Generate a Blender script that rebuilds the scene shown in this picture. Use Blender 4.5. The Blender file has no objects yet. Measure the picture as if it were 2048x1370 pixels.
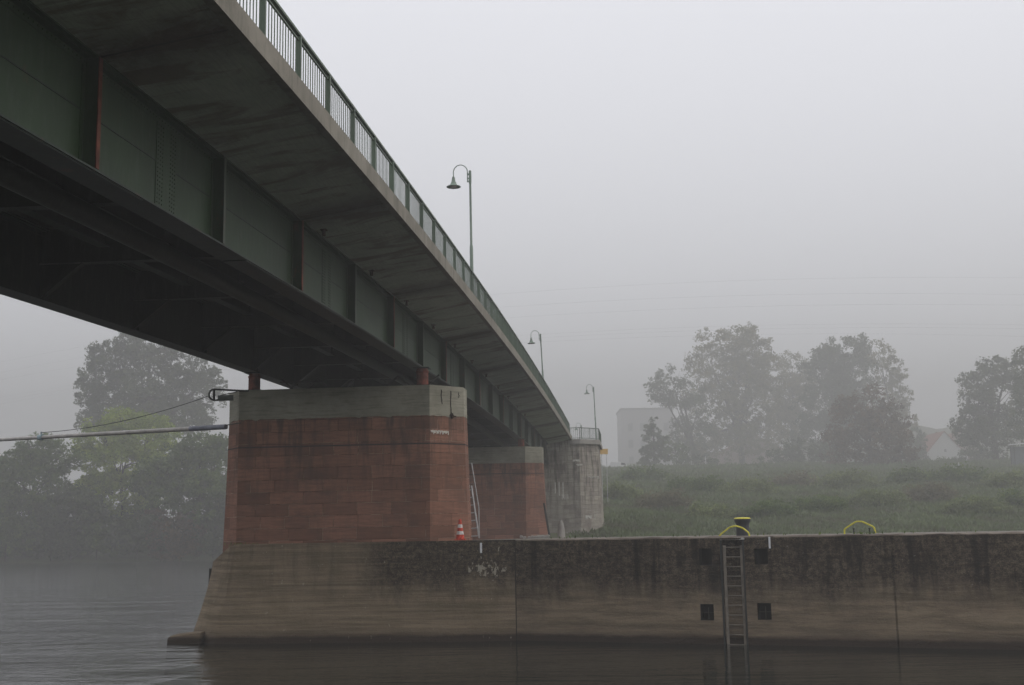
import bpy, bmesh, math, random
import numpy as np
from mathutils import Vector, Matrix
R_ = math.radians
sc = bpy.context.scene
COL = sc.collection

# ------------------------------------------------------------------ camera, sky, sun, exposure
FPX = 2430.0; PITCH = math.atan(380 / FPX); ROLL = 0.0173; H = 3.6
Fw = Vector((0, math.cos(PITCH), math.sin(PITCH))); U0 = Vector((0, -math.sin(PITCH), math.cos(PITCH))); R0 = Vector((1, 0, 0))
RT = R0 * math.cos(ROLL) - U0 * math.sin(ROLL); UP = R0 * math.sin(ROLL) + U0 * math.cos(ROLL)
cd = bpy.data.cameras.new('camera'); cam = bpy.data.objects.new('camera', cd); COL.objects.link(cam)
cam.matrix_world = Matrix(((RT.x, UP.x, -Fw.x, 0), (RT.y, UP.y, -Fw.y, 0), (RT.z, UP.z, -Fw.z, H), (0, 0, 0, 1)))
cd.sensor_width = 36; cd.lens = 36 * FPX / 2048; cd.clip_start = 0.1; cd.clip_end = 5000
sc.camera = cam

SUN_EL, SUN_AZ = R_(38), R_(98)          # azimuth from +Y towards +X
w = bpy.data.worlds.new('World'); sc.world = w; w.use_nodes = True
nt = w.node_tree; bg = nt.nodes['Background']
sky = nt.nodes.new('ShaderNodeTexSky'); sky.sky_type = 'NISHITA'; sky.sun_disc = False
sky.sun_elevation = SUN_EL; sky.sun_rotation = SUN_AZ; sky.dust_density = 5.0; sky.air_density = 1.0
mx = nt.nodes.new('ShaderNodeMix'); mx.data_type = 'RGBA'; mx.inputs[0].default_value = 0.8
nt.links.new(sky.outputs[0], mx.inputs[6]); mx.inputs[7].default_value = (11.6, 11.6, 12.15, 1)   # overcast veil
nt.links.new(mx.outputs[2], bg.inputs[0]); bg.inputs[1].default_value = 0.12
sd = bpy.data.lights.new('sun', 'SUN'); sd.energy = 0.9; sd.angle = R_(40); sd.color = (1, .95, .88)
so = bpy.data.objects.new('sun', sd); COL.objects.link(so)
sv = Vector((math.sin(SUN_AZ) * math.cos(SUN_EL), math.cos(SUN_AZ) * math.cos(SUN_EL), math.sin(SUN_EL)))
so.rotation_euler = sv.to_track_quat('Z', 'Y').to_euler()
sc.view_settings.view_transform = 'Standard'; sc.view_settings.look = 'None'
sc.view_settings.exposure = 0.0; sc.view_settings.gamma = 1
sc.cycles.use_denoising = True
sc.cycles.volume_bounces = 3; sc.cycles.max_bounces = 8; sc.cycles.diffuse_bounces = 3
sc.cycles.transparent_max_bounces = 8

# ------------------------------------------------------------------ helpers
def ray(x, y): return Fw * FPX + RT * (x - 1024) + UP * (685 - y)
def at(x, y, D):
    d = ray(x, y); return Vector((0, 0, H)) + d * (D / d.y)
def fz(D): return 92 + (D-92)*3.9 if D > 92 else D      # distances beyond the near shore
def on_z(x, y, z):
    d = ray(x, y); return Vector((0, 0, H)) + d * ((z - H) / d.z)
AZ = R_(5.66)
BD = Vector((math.sin(AZ), math.cos(AZ), 0)); LT = Vector((math.cos(AZ), -math.sin(AZ), 0)); ZZ = Vector((0, 0, 1))
def P(L, t, z): return LT * L + BD * t + ZZ * z
_t = [-40, -10, 13.8, 22, 32.4, 40, 44, 53.5, 61, 75, 87, 100, 115]
_z = [6.3, 7.75, 8.83, 9.17, 9.43, 9.56, 9.65, 9.84, 9.95, 10.0, 9.93, 9.80, 9.6]
_pc = np.polyfit(_t, _z, 4)
def zb(t): return float(np.polyval(_pc, t))

class MB:
    def __init__(s): s.v = []; s.f = []; s.uv = []
    def face(s, pts, uvs=None):
        i = len(s.v); s.v += [tuple(p) for p in pts]; s.f.append(list(range(i, i + len(pts))))
        s.uv += list(uvs) if uvs else [(0, 0)] * len(pts)
    def quad(s, a, b, c, d, uvs=None): s.face((a, b, c, d), uvs)
    def box(s, c, ax, ay, az):
        """centre and three half-axis vectors"""
        c = Vector(c); p = lambda i, j, k: c + ax * i + ay * j + az * k
        for q in (((-1,-1,-1),(-1,1,-1),(1,1,-1),(1,-1,-1)), ((-1,-1,1),(1,-1,1),(1,1,1),(-1,1,1)),
                  ((-1,-1,-1),(1,-1,-1),(1,-1,1),(-1,-1,1)), ((1,1,-1),(-1,1,-1),(-1,1,1),(1,1,1)),
                  ((1,-1,-1),(1,1,-1),(1,1,1),(1,-1,1)), ((-1,1,-1),(-1,-1,-1),(-1,-1,1),(-1,1,1))):
            pp = [p(*k) for k in q]; a = (pp[1] - pp[0]).length; b = (pp[2] - pp[1]).length
            s.face(pp, [(0, 0), (a, 0), (a, b), (0, b)])
    def wbox(s, x0, x1, y0, y1, z0, z1):
        s.box(((x0+x1)/2, (y0+y1)/2, (z0+z1)/2), Vector(((x1-x0)/2, 0, 0)), Vector((0, (y1-y0)/2, 0)), Vector((0, 0, (z1-z0)/2)))
    def pbox(s, L0, L1, t0, t1, z0, z1):
        s.box(P((L0+L1)/2, (t0+t1)/2, (z0+z1)/2), LT*((L1-L0)/2), BD*((t1-t0)/2), ZZ*((z1-z0)/2))
    def bar(s, a, b, wd, ht):
        a, b = Vector(a), Vector(b); d = b - a
        side = d.cross(ZZ)
        if side.length < 1e-5: side = Vector((1, 0, 0))
        side.normalize(); u = side.cross(d).normalized()
        s.box((a+b)/2, d/2, side*(wd/2), u*(ht/2))
    def tube(s, pts, r, n=8, cap=True):
        pts = [Vector(p) for p in pts]; rs = r if isinstance(r, (list, tuple)) else [r]*len(pts)
        rings = []; ref = None
        for i, p in enumerate(pts):
            d = (pts[min(i+1, len(pts)-1)] - pts[max(i-1, 0)]).normalized()
            if ref is None: ref = Vector((0, 0, 1)) if abs(d.z) < .9 else Vector((1, 0, 0))
            a = (ref - d*ref.dot(d)).normalized(); b = d.cross(a); ref = a
            rings.append([p + (a*math.cos(2*math.pi*k/n) + b*math.sin(2*math.pi*k/n))*rs[i] for k in range(n)])
        base = len(s.v)
        for q in rings: s.v += [tuple(k) for k in q]
        for i in range(len(rings)-1):
            for k in range(n):
                s.f.append([base+i*n+k, base+i*n+(k+1)%n, base+(i+1)*n+(k+1)%n, base+(i+1)*n+k]); s.uv += [(0,0)]*4
        if cap:
            s.f.append([base+k for k in range(n)][::-1]); s.uv += [(0,0)]*n
            s.f.append([base+(len(rings)-1)*n+k for k in range(n)]); s.uv += [(0,0)]*n
    def lathe(s, prof, c=(0,0,0), n=20):
        c = Vector(c); base = len(s.v)
        for (r, z) in prof:
            for k in range(n): s.v.append((c.x + r*math.cos(2*math.pi*k/n), c.y + r*math.sin(2*math.pi*k/n), c.z + z))
        for i in range(len(prof)-1):
            for k in range(n):
                s.f.append([base+i*n+k, base+i*n+(k+1)%n, base+(i+1)*n+(k+1)%n, base+(i+1)*n+k]); s.uv += [(0,0)]*4
    def rings(s, rr, us=None, close=True, cap_top=True):
        """stack of closed outlines; uv = (perimeter distance, height)"""
        n = len(rr[0]); top = rr[-1]
        per = [0]
        for k in range(n): per.append(per[-1] + (Vector(rr[0][(k+1) % n]) - Vector(rr[0][k])).length)
        for i in range(len(rr)-1):
            for k in range(n if close else n-1):
                a, b, c, d = rr[i][k], rr[i][(k+1) % n], rr[i+1][(k+1) % n], rr[i+1][k]
                s.quad(a, b, c, d, [(per[k], a[2]), (per[k+1], b[2]), (per[k+1], c[2]), (per[k], d[2])])
        if cap_top: s.face(top, [(q[0], q[1]) for q in top])
    def build(s, name, mat, parent=None, smooth=False, bevel=0, merge=True):
        me = bpy.data.meshes.new(name); me.from_pydata(s.v, [], s.f)
        uvl = me.uv_layers.new(name='UVMap'); uvl.data.foreach_set('uv', np.array(s.uv, dtype=np.float32).ravel())
        if merge or bevel:
            bm = bmesh.new(); bm.from_mesh(me); bmesh.ops.remove_doubles(bm, verts=bm.verts, dist=1e-4)
            bmesh.ops.recalc_face_normals(bm, faces=bm.faces)
            if bevel:
                ed = [e for e in bm.edges if len(e.link_faces) == 2 and e.calc_face_angle(0) > .6]
                bmesh.ops.bevel(bm, geom=ed, offset=bevel, segments=2, affect='EDGES', clamp_overlap=True)
            bm.to_mesh(me); bm.free()
        if smooth:
            me.polygons.foreach_set('use_smooth', [True]*len(me.polygons))
            try: me.set_sharp_from_angle(angle=R_(38))
            except Exception: pass
        me.materials.append(mat)
        o = bpy.data.objects.new(name, me); COL.objects.link(o)
        if parent:
            o.parent = parent; o.matrix_parent_inverse = parent.matrix_basis.inverted()
        return o
def tag(o, label=None, cat=None, group=None, kind=None):
    if label: o['label'] = label
    if cat: o['category'] = cat
    if group: o['group'] = group
    if kind: o['kind'] = kind
    return o
def thing(name, loc, label, cat, group=None):
    o = bpy.data.objects.new(name, None); COL.objects.link(o); o.location = loc; o.empty_display_size = .3
    return tag(o, label, cat, group)
def copy_tree(o, parent=None):
    c = o.copy(); COL.objects.link(c)
    if parent: c.parent = parent
    for ch in list(o.children): copy_tree(ch, c)
    return c

# ------------------------------------------------------------------ materials
class N:
    """small node-graph builder"""
    def __init__(s, name, rough=.8, spec=.3, metallic=0):
        s.m = bpy.data.materials.new(name); s.m.use_nodes = True; s.t = s.m.node_tree
        s.b = s.t.nodes['Principled BSDF']; s.b.inputs['Roughness'].default_value = rough
        s.b.inputs['Specular IOR Level'].default_value = spec; s.b.inputs['Metallic'].default_value = metallic
        s.tc = s.t.nodes.new('ShaderNodeTexCoord')
    def n(s, typ, **k):
        x = s.t.nodes.new(typ)
        for a, b in k.items(): setattr(x, a, b)
        return x
    def L(s, a, b): s.t.links.new(a, b)
    def map(s, src='Object', scale=(1,1,1), loc=(0,0,0)):
        m = s.n('ShaderNodeMapping'); m.inputs['Scale'].default_value = scale; m.inputs['Location'].default_value = loc
        s.L(s.tc.outputs[src], m.inputs[0]); return m.outputs[0]
    def noise(s, vec, scale, detail=6, rough=.6, dist=0):
        x = s.n('ShaderNodeTexNoise'); x.inputs['Scale'].default_value = scale; x.inputs['Detail'].default_value = detail
        x.inputs['Roughness'].default_value = rough; x.inputs['Distortion'].default_value = dist; s.L(vec, x.inputs['Vector'])
        return x.outputs[0]
    def ramp(s, v, stops):
        r = s.n('ShaderNodeValToRGB'); e = r.color_ramp.elements
        while len(e) < len(stops): e.new(.5)
        for k, (p, c) in enumerate(stops):
            e[k].position = p; e[k].color = (c, c, c, 1) if not isinstance(c, (tuple, list)) else (*c, 1)
        s.L(v, r.inputs[0]); return r.outputs[0]
    def mix(s, f, a, b, mode='MIX'):
        m = s.n('ShaderNodeMix', data_type='RGBA', blend_type=mode)
        for i, q in ((0, f), (6, a), (7, b)):
            if isinstance(q, (int, float)): m.inputs[i].default_value = q
            elif isinstance(q, tuple): m.inputs[i].default_value = (*q, 1)
            else: s.L(q, m.inputs[i])
        return m.outputs[2]
    def math(s, op, a, b=None, clamp=False):
        m = s.n('ShaderNodeMath', operation=op, use_clamp=clamp)
        for i, q in ((0, a), (1, b)):
            if q is None: continue
            if isinstance(q, (int, float)): m.inputs[i].default_value = q
            else: s.L(q, m.inputs[i])
        return m.outputs[0]
    def sep(s, src='Object'):
        x = s.n('ShaderNodeSeparateXYZ'); s.L(s.tc.outputs[src] if isinstance(src, str) else src, x.inputs[0]); return x.outputs
    def color(s, c):
        if isinstance(c, tuple): s.b.inputs['Base Color'].default_value = (*c, 1)
        else: s.L(c, s.b.inputs['Base Color'])
        return s
    def bump(s, h, strength=.4, dist=.02):
        b = s.n('ShaderNodeBump'); b.inputs['Strength'].default_value = strength; b.inputs['Distance'].default_value = dist
        s.L(h, b.inputs['Height']); s.L(b.outputs[0], s.b.inputs['Normal']); return s
    def rough(s, v): s.L(v, s.b.inputs['Roughness']); return s

def simple(name, c, rough=.6, var=.25, scale=6, spec=.3, metallic=0, bump=0):
    g = N(name, rough, spec, metallic); v = g.map()
    nz = g.noise(v, scale, 5)
    d = tuple(k*(1-var) for k in c); l = tuple(min(1, k*(1+var)) for k in c)
    g.color(g.mix(g.ramp(nz, [(.35, 0), (.65, 1)]), d, l))
    if bump: g.bump(nz, bump, .01)
    return g.m

def m_green(name, base=(.018, .040, .015), rust=.5):
    g = N(name, .55, .35); v = g.map()
    n1 = g.noise(v, .55, 6, .65); n2 = g.noise(g.map(scale=(3, 3, .6)), 2.2, 8, .75); n3 = g.noise(v, 24, 4)
    c = g.mix(g.ramp(n1, [(.3, 0), (.72, 1)]), tuple(k*.72 for k in base), tuple(k*1.35 for k in base))
    c = g.mix(g.math('MULTIPLY', g.ramp(n2, [(.5, 0), (.75, 1)]), .35), c, (.085, .105, .085))
    r = g.math('MULTIPLY', g.ramp(g.noise(g.map(scale=(1, 1, .5)), 1.7, 10, .8), [(.61 - rust*.04, 0), (.70, 1)]), rust)
    c = g.mix(r, c, (.085, .032, .018))
    g.color(c); g.bump(n3, .15, .004); return g.m
GREEN = m_green('green_paint'); GREENR = m_green('rusty_green_paint', rust=1.2)
GREEN_SHADE = m_green('shaded_green_paint', (.010, .018, .013), .3)  # copy of the girder paint with under-deck shade put into its colour
GREEN_LT = m_green('rail_green_paint', (.080, .112, .078), .3)
GREEN_FL = m_green('flange_paint', (.016, .026, .018), 1.0)
GREEN_LT2 = m_green('edge_green_paint', (.06, .075, .055), .8)
LAMPM = m_green('lamp_green_paint', (.17, .22, .18), .25)
RUSTD = simple('dark_rust', (.055, .024, .016), .9, .4, 5)
EDGER = simple('rusty_edge', (.13, .045, .030), .85, .5, 2.5)
RUST = simple('rust_red', (.15, .045, .030), .85, .5, 5)

def m_soffit():
    g = N('soffit_concrete', .9, .2)
    u = g.map('UV')                      # u = along the bridge, v = across
    s0 = g.sep('UV')
    boards = g.noise(g.map('UV', (1.2, 14, 1)), 1.5, 6, .7); n1 = g.noise(u, .8, 7, .7); n2 = g.noise(u, 7, 6, .7)
    streak = g.noise(g.map('UV', (.75, .22, 1)), 1.5, 7, .7, .9)
    c = g.mix(g.ramp(n1, [(.3, 0), (.7, 1)]), (.30, .34, .28), (.50, .54, .46))
    c = g.mix(g.math('MULTIPLY', g.ramp(boards, [(.35, 1), (.55, 0)]), .5), c, (.20, .21, .18))
    c = g.mix(g.math('MULTIPLY', g.ramp(streak, [(.50, 0), (.60, 1)]), .8), c, (.15, .115, .088))
    # damp rusty bands where water leaks through the joints, one joint every 11 m
    ph = g.math('MODULO', g.math('ADD', s0[0], g.math('MULTIPLY', g.math('SUBTRACT', g.noise(u, .9, 6, .7), .5), 1.5)), 11.07)
    d = g.math('ABSOLUTE', g.math('SUBTRACT', ph, 5.5))
    band = g.math('MULTIPLY', g.ramp(g.math('MULTIPLY', d, .35), [(.0, 1), (.50, 0)]), g.ramp(n2, [(.3, .6), (.6, 1)]))
    c = g.mix(g.math('MULTIPLY', band, .95), c, (.048, .027, .018))
    ph2 = g.math('ABSOLUTE', g.math('SUBTRACT', g.math('MODULO', s0[0], 11.07), 5.5))
    c = g.mix(g.ramp(g.math('MULTIPLY', ph2, 5.0), [(.10, 1), (.22, 0)]), c, (.03, .022, .018))
    g.color(c); g.bump(g.math('ADD', boards, g.math('MULTIPLY', n2, .6)), .5, .012); return g.m
SOFFIT = m_soffit()

def m_conc(name, lo, hi, streak=.4, vs=(1, 1, .25)):
    g = N(name, .92, .2); v = g.map()
    n1 = g.noise(v, .7, 8, .7); n2 = g.noise(v, 9, 8, .75); st = g.noise(g.map(scale=vs), 3.0, 7, .7)
    c = g.mix(g.ramp(n1, [(.3, 0), (.7, 1)]), lo, hi)
    c = g.mix(g.math('MULTIPLY', g.ramp(st, [(.5, 0), (.68, 1)]), streak), c, tuple(k*.4 for k in lo))
    c = g.mix(g.math('MULTIPLY', g.ramp(n2, [(.62, 0), (.75, 1)]), .5), c, tuple(min(1, k*1.3) for k in hi))
    c = g.mix(g.math('MULTIPLY', g.ramp(n2, [(.28, 1), (.38, 0)]), .6), c, tuple(k*.4 for k in lo))
    g.color(c); g.bump(n2, .5, .012); return g.m
FASCIA = m_conc('fascia_concrete', (.16, .15, .125), (.29, .27, .23), .55)
CAPM = m_conc('pier_cap_concrete', (.17, .167, .13), (.34, .325, .262), .6, (.35, .35, 5))
CONC = m_conc('pale_concrete', (.22, .21, .19), (.36, .34, .31))
ROADM = simple('asphalt', (.05, .05, .05), .9)

def m_stone(name, c1, c2, mortar, bw=1.25, rh=.435, stain=True):
    g = N(name, .9, .2); uv = g.map('UV')
    wob = g.noise(uv, 1.3, 3)
    vv = g.n('ShaderNodeVectorMath', operation='ADD'); sc_ = g.n('ShaderNodeVectorMath', operation='SCALE')
    cc = g.n('ShaderNodeTexNoise'); cc.inputs['Scale'].default_value = .9; g.L(uv, cc.inputs['Vector'])
    g.L(cc.outputs['Color'], sc_.inputs[0]); sc_.inputs['Scale'].default_value = .06
    g.L(uv, vv.inputs[0]); g.L(sc_.outputs[0], vv.inputs[1])
    br = g.n('ShaderNodeTexBrick', offset=.43, offset_frequency=2, squash=.72, squash_frequency=3)
    br.inputs['Scale'].default_value = 1; br.inputs['Brick Width'].default_value = bw; br.inputs['Row Height'].default_value = rh
    br.inputs['Mortar Size'].default_value = .011; br.inputs['Mortar Smooth'].default_value = .3; br.inputs['Bias'].default_value = 0
    br.inputs['Color1'].default_value = (*c1, 1); br.inputs['Color2'].default_value = (*c2, 1)
    g.L(g.mix(g.ramp(g.noise(uv, 1.1, 5, .7), [(.44, 0), (.60, 1)]), tuple(k*.72 for k in c1), mortar), br.inputs['Mortar']); g.L(vv.outputs[0], br.inputs['Vector'])
    n1 = g.noise(uv, .55, 7, .7); n2 = g.noise(uv, 12, 8, .75); lay = g.noise(g.map('UV', (.5, 5, 1)), 2.2, 7, .75, .5)
    c = g.mix(g.math('MULTIPLY', g.ramp(lay, [(.40, 0), (.62, 1)]), .5), br.outputs[0], tuple(k*.62 for k in c1))
    c = g.mix(g.math('MULTIPLY', g.ramp(n1, [(.48, 0), (.68, 1)]), .62), c, (.075, .052, .042))
    run = g.noise(g.map('UV', (1.4, .16, 1)), 2.2, 7, .7); zz_ = g.sep('UV')[1]
    c = g.mix(g.math('MULTIPLY', g.math('MULTIPLY', g.ramp(run, [(.47, 0), (.62, 1)]), g.ramp(g.math('MULTIPLY', zz_, .1), [(.45, .15), (.78, 1)])), .75), c, (.05, .042, .034))
    c = g.mix(g.math('MULTIPLY', g.ramp(lay, [(.67, 0), (.71, 1)]), .35), c, tuple(k*1.5 for k in mortar))
    c = g.mix(g.math('MULTIPLY', g.ramp(n2, [(.64, 0), (.70, 1)]), .5), c, (.05, .04, .035))
    g.color(c); hh = g.math('SUBTRACT', g.math('MULTIPLY', n2, .4), br.outputs['Fac'])
    g.bump(hh, 1.0, .03); return g.m
REDSTONE = m_stone('red_sandstone', (.175, .086, .057), (.335, .165, .113), (.48, .36, .27))
GREYSTONE = m_stone('grey_sandstone', (.30, .27, .23), (.45, .41, .345), (.48, .45, .40), 1.1, .4)

def m_lock(name, mossy=0.0):
    """weathered lock wall concrete: shuttering bands, black lichen on the upper part, moss at the water"""
    g = N(name, .93, .2); uv = g.map('UV'); s = g.sep('UV'); z = s[1]; u = s[0]
    band = g.noise(g.map('UV', (.10, 3.2, 1) if mossy else (.22, 2.2, 1)), 2.0, 8, .72, .3); n1 = g.noise(uv, .6, 8, .72); n2 = g.noise(uv, 5.5, 9, .78); n3 = g.noise(uv, 26, 6, .7)
    c = g.mix(g.ramp(band, [(.36, 0), (.64, 1)]), (.150, .115, .075), (.320, .250, .170))
    c = g.mix(g.math('MULTIPLY', g.ramp(n1, [(.45, 0), (.7, 1)]), .5), c, (.105, .082, .040) if mossy else (.12, .088, .066))
    # edge of the black growth wanders between 1 m and 2 m above the water
    zed = g.math('ADD', z, g.math('MULTIPLY', g.math('SUBTRACT', g.noise(g.map('UV', (.8, .35, 1)), 1.1, 7, .72), .5), 2.6))
    up = g.ramp(g.math('MULTIPLY', g.math('SUBTRACT', zed, 1.1 if not mossy else 1.3), .6), [(0, 0), (.6, 1)])
    if mossy: up = g.math('MULTIPLY', up, g.ramp(g.math('MULTIPLY', g.math('ADD', u, g.math('MULTIPLY', g.noise(uv, .7, 6), 2.0)), .1), [(.0, 0.16), (.52, .16), (.66, 1)]))
    spk = g.ramp(g.math('ADD', g.math('MULTIPLY', n2, .6), g.math('MULTIPLY', n3, .4)), [(.46, 1), (.60, .30)])
    c = g.mix(g.math('MULTIPLY', g.math('MULTIPLY', up, spk), .93), c, (.021, .016, .013))
    drip = g.ramp(g.noise(g.map('UV', (1.0, .10, 1)), 2.3, 6, .62, .25), [(.50, 0), (.64, 1)])
    zr = g.ramp(g.math('MULTIPLY', z, .3), [(.38, 0), (.62, 1)])
    c = g.mix(g.math('MULTIPLY', g.math('MULTIPLY', drip, zr), .82 if not mossy else .25), c, (.012, .009, .008))
    wsp = g.math('MULTIPLY', g.ramp(g.noise(g.map('UV', (1, 1, 1), (7, 3, 0)), 9, 6, .8), [(.62, 0), (.66, 1)]), g.ramp(n1, [(.40, 0), (.56, 1)]))
    c = g.mix(g.math('MULTIPLY', wsp, .75), c, (.36, .34, .31))
    wet = g.ramp(g.math('ADD', z, g.math('MULTIPLY', g.math('SUBTRACT', g.noise(uv, 1.2, 6), .5), .22)), [(.17, 1), (.27, 0)])
    c = g.mix(wet, c, (.006, .009, .004))
    damp = g.ramp(g.math('ADD', z, g.math('MULTIPLY', g.math('SUBTRACT', g.noise(g.map('UV', (.3, 3, 1)), 1.5, 5), .5), .5)), [(.2, 1), (.55, 0)])
    c = g.mix(g.math('MULTIPLY', damp, .6), c, (.075, .05, .038))
    if mossy:      # flaking lime wash beside the joint, and the open joint itself
        du = g.ramp(g.math('ABSOLUTE', g.math('SUBTRACT', u, 8.95)), [(.2, 1), (1.0, 0)])
        dz = g.ramp(g.math('ABSOLUTE', g.math('SUBTRACT', z, 2.38)), [(.05, 1), (.5, 0)])
        fl = g.noise(g.map('UV', (1.5, .75, 1)), 4.2, 6, .66)
        c = g.mix(g.math('MULTIPLY', g.ramp(g.math('ADD', fl, g.math('MULTIPLY', g.math('MULTIPLY', du, dz), .20)), [(.66, 0), (.69, 1)]), .8), c, (.42, .385, .31))
        c = g.mix(g.ramp(u, [(0, 0), (1, 0)]) if False else g.math('GREATER_THAN', u, 9.965), c, (.02, .016, .012))
    g.color(c); g.bump(g.math('ADD', g.math('MULTIPLY', band, .7), g.math('ADD', n2, g.math('MULTIPLY', n3, .3))), 1.0, .05); return g.m
LOCKW = m_lock('lock_wall_concrete'); FOOTW = m_lock('pier_foot_concrete', 1.0)
TOPM = simple('worn_concrete_top', (.16, .145, .125), .9, .35, 3)
COPING = m_conc('coping_concrete', (.10, .08, .065), (.24, .205, .17), .6)

def m_water():
    g = N('river_water', .06, .5); g.b.inputs['IOR'].default_value = 1.33
    a = g.noise(g.map(scale=(.6, 1.7, 1)), 2.6, 3, .6, .4); b = g.noise(g.map(scale=(.10, .42, 1)), 1.6, 4, .6, 1.2)
    c_ = g.noise(g.map(scale=(.028, .13, 1)), 1.0, 4, .6, 1.5)
    h = g.math('ADD', g.math('MULTIPLY', a, .10), g.math('ADD', g.math('MULTIPLY', b, .34), g.math('MULTIPLY', c_, .9)))
    # the river beyond the pier runs quicker than the sheltered water along the wall
    x = g.sep()[0]
    calm = g.n('ShaderNodeMapRange'); calm.inputs[1].default_value = -14; calm.inputs[2].default_value = -7.5
    calm.inputs[3].default_value = .6; calm.inputs[4].default_value = .10
    g.L(g.math('ADD', x, g.math('MULTIPLY', g.noise(g.map(), .25, 4), 3.0)), calm.inputs[0])
    g.color((.008, .010, .008)); g.bump(g.math('MULTIPLY', h, calm.outputs[0]), 1.0, 1.0)
    return g.m
WATER = m_water()

def m_ground():
    g = N('bank_ground', .95, .1); v = g.map()
    n1 = g.noise(v, .09, 7, .7); n2 = g.noise(v, .7, 8, .75)
    c = g.mix(g.ramp(n1, [(.35, 0), (.65, 1)]), (.075, .10, .04), (.11, .135, .06))
    c = g.mix(g.math('MULTIPLY', g.ramp(n2, [(.45, 0), (.62, 1)]), .6), c, (.07, .055, .035))
    g.color(c); g.bump(n2, .8, .2); return g.m
GROUND = m_ground()

def m_leaf(name, c1, c2, c3=None):
    g = N(name, .65, .25)
    at_ = g.n('ShaderNodeAttribute', attribute_name='tint')
    r = at_.outputs['Fac']
    stops = [(0, c1), (.6, c2), (1, c3 or c2)]
    col = g.ramp(r, stops); g.color(col)
    tr = g.n('ShaderNodeBsdfTranslucent'); g.L(col, tr.inputs[0]); mxs = g.n('ShaderNodeMixShader'); mxs.inputs[0].default_value = .38
    outn = next(k for k in g.t.nodes if k.type == 'OUTPUT_MATERIAL'); g.L(g.b.outputs[0], mxs.inputs[1]); g.L(tr.outputs[0], mxs.inputs[2]); g.L(mxs.outputs[0], outn.inputs[0])
    return g.m
LEAF_GREEN = m_leaf('leaf_green', (.05, .085, .018), (.095, .150, .030), (.15, .20, .04))
LEAF_DARK = m_leaf('leaf_dark', (.040, .060, .024), (.075, .105, .038), (.12, .145, .05))
LEAF_YELLOW = m_leaf('leaf_yellow', (.10, .105, .035), (.18, .175, .06), (.28, .24, .09))
LEAF_RUSSET = m_leaf('leaf_russet', (.075, .055, .028), (.13, .095, .045), (.20, .12, .05))
LEAF_LIME = m_leaf('leaf_lime', (.12, .18, .022), (.25, .33, .04), (.36, .42, .06))
LEAF_OLIVE = m_leaf('leaf_olive', (.11, .135, .05), (.16, .20, .07), (.22, .26, .09))
LEAF_BROWN = m_leaf('leaf_brown', (.12, .115, .07), (.16, .15, .085), (.20, .18, .10))
BARK = simple('bark', (.045, .036, .028), .9, .35, 4)

# ------------------------------------------------------------------ the setting: ground, water
def smooth(a, b, x):
    if a > b: return 1 - smooth(b, a, x)
    k = min(1, max(0, (x-a)/(b-a))); return k*k*(3-2*k)
def hnoise(x, y): return .5*math.sin(x*.21+1.3)*math.cos(y*.17) + .3*math.sin(x*.53+y*.31) + .2*math.sin(x*.9-y*.7)
def ground_h(x, y):
    # right bank rises from the water's edge at y=88 to a terrace; left bank is low and farther away
    k = smooth(-26, -2, x)
    if y < 0: return 1.9 + 16*smooth(-14, -60, y) + hnoise(x, y)*.1      # unseen bank behind the camera; its rise is added to darken facing surfaces
    xs = 199*(1-k) + 86*k
    s_ = y - xs
    if s_ < 0: r_ = max(-2, s_*.5); return r_
    hr = 1.3*smooth(0, 5, s_) + 17.9*min(1, max(0, (s_-3)/228.0))**.9
    hl = 1.2*smooth(0, 3, s_) + 2.0*smooth(3, 25, s_)
    h_ = hl*(1-k) + hr*k
    h_ += (38 + 5*math.sin(x*.03) + 3*math.sin(x*.11))*smooth(560, 800, y)*(.30 + .85*smooth(-60, 260, x)) + hnoise(x, y)*.25*smooth(0, 6, s_)
    return h_
xs = sorted(set(list(range(-420, -60, 12)) + [k*2.5 for k in range(-24, 61)] + list(range(150, 421, 12))))
ys = sorted(set([-74, -66, -60, -52, -44, -36, -28, -20, -14, -8, -3, -1.5, -1.4, 4, 20, 45, 70, 76, 82] + [k*2 for k in range(42, 100)] + [k*4 for k in range(50, 84)] + list(range(336, 861, 14))))
g = MB(); vi = {}
for j, y in enumerate(ys):
    for i, x in enumerate(xs): g.v.append((x, y, ground_h(x, y)))
nx = len(xs)
for j in range(len(ys)-1):
    for i in range(nx-1):
        a = j*nx+i; g.f.append([a, a+1, a+nx+1, a+nx]); g.uv += [(0, 0)]*4
go = g.build('ground', GROUND, smooth=True, merge=False); tag(go, kind='structure')
g = MB(); g.quad((-420, -60, 0), (420, -60, 0), (420, 330, 0), (-420, 330, 0)); tag(g.build('water', WATER), kind='structure')

# ------------------------------------------------------------------ lock wall and the foot of the first pier
ZT = 3.36
P0 = Vector((0.0, 42.0, 0))                        # bend between the foot and the lock wall
WA = R_(22.3); WD = Vector((math.cos(WA), -math.sin(WA), 0)); WN = Vector((-math.sin(WA), -math.cos(WA), 0))   # along, outward
def wall_u(x, y=1180):
    d = ray(x, y); n = WN.dot(P0); k = n / WN.dot(d); return (d*k - P0).dot(WD)
def wall_z(x, y):
    d = ray(x, y); n = WN.dot(P0); k = n / WN.dot(d); return H + d.z*k
def W(u, n, z): return P0 + WD*u + WN*n + ZZ*z      # n>0 towards the camera
rnd = random.Random(4); rng = np.random.default_rng(11)
lw = thing('lock_wall', W(0, 0, 0), 'long weathered lock wall with black lichen stains and a ladder slot, right of the pier', 'wall')
joint_u = wall_u(1791, 1200)
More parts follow.
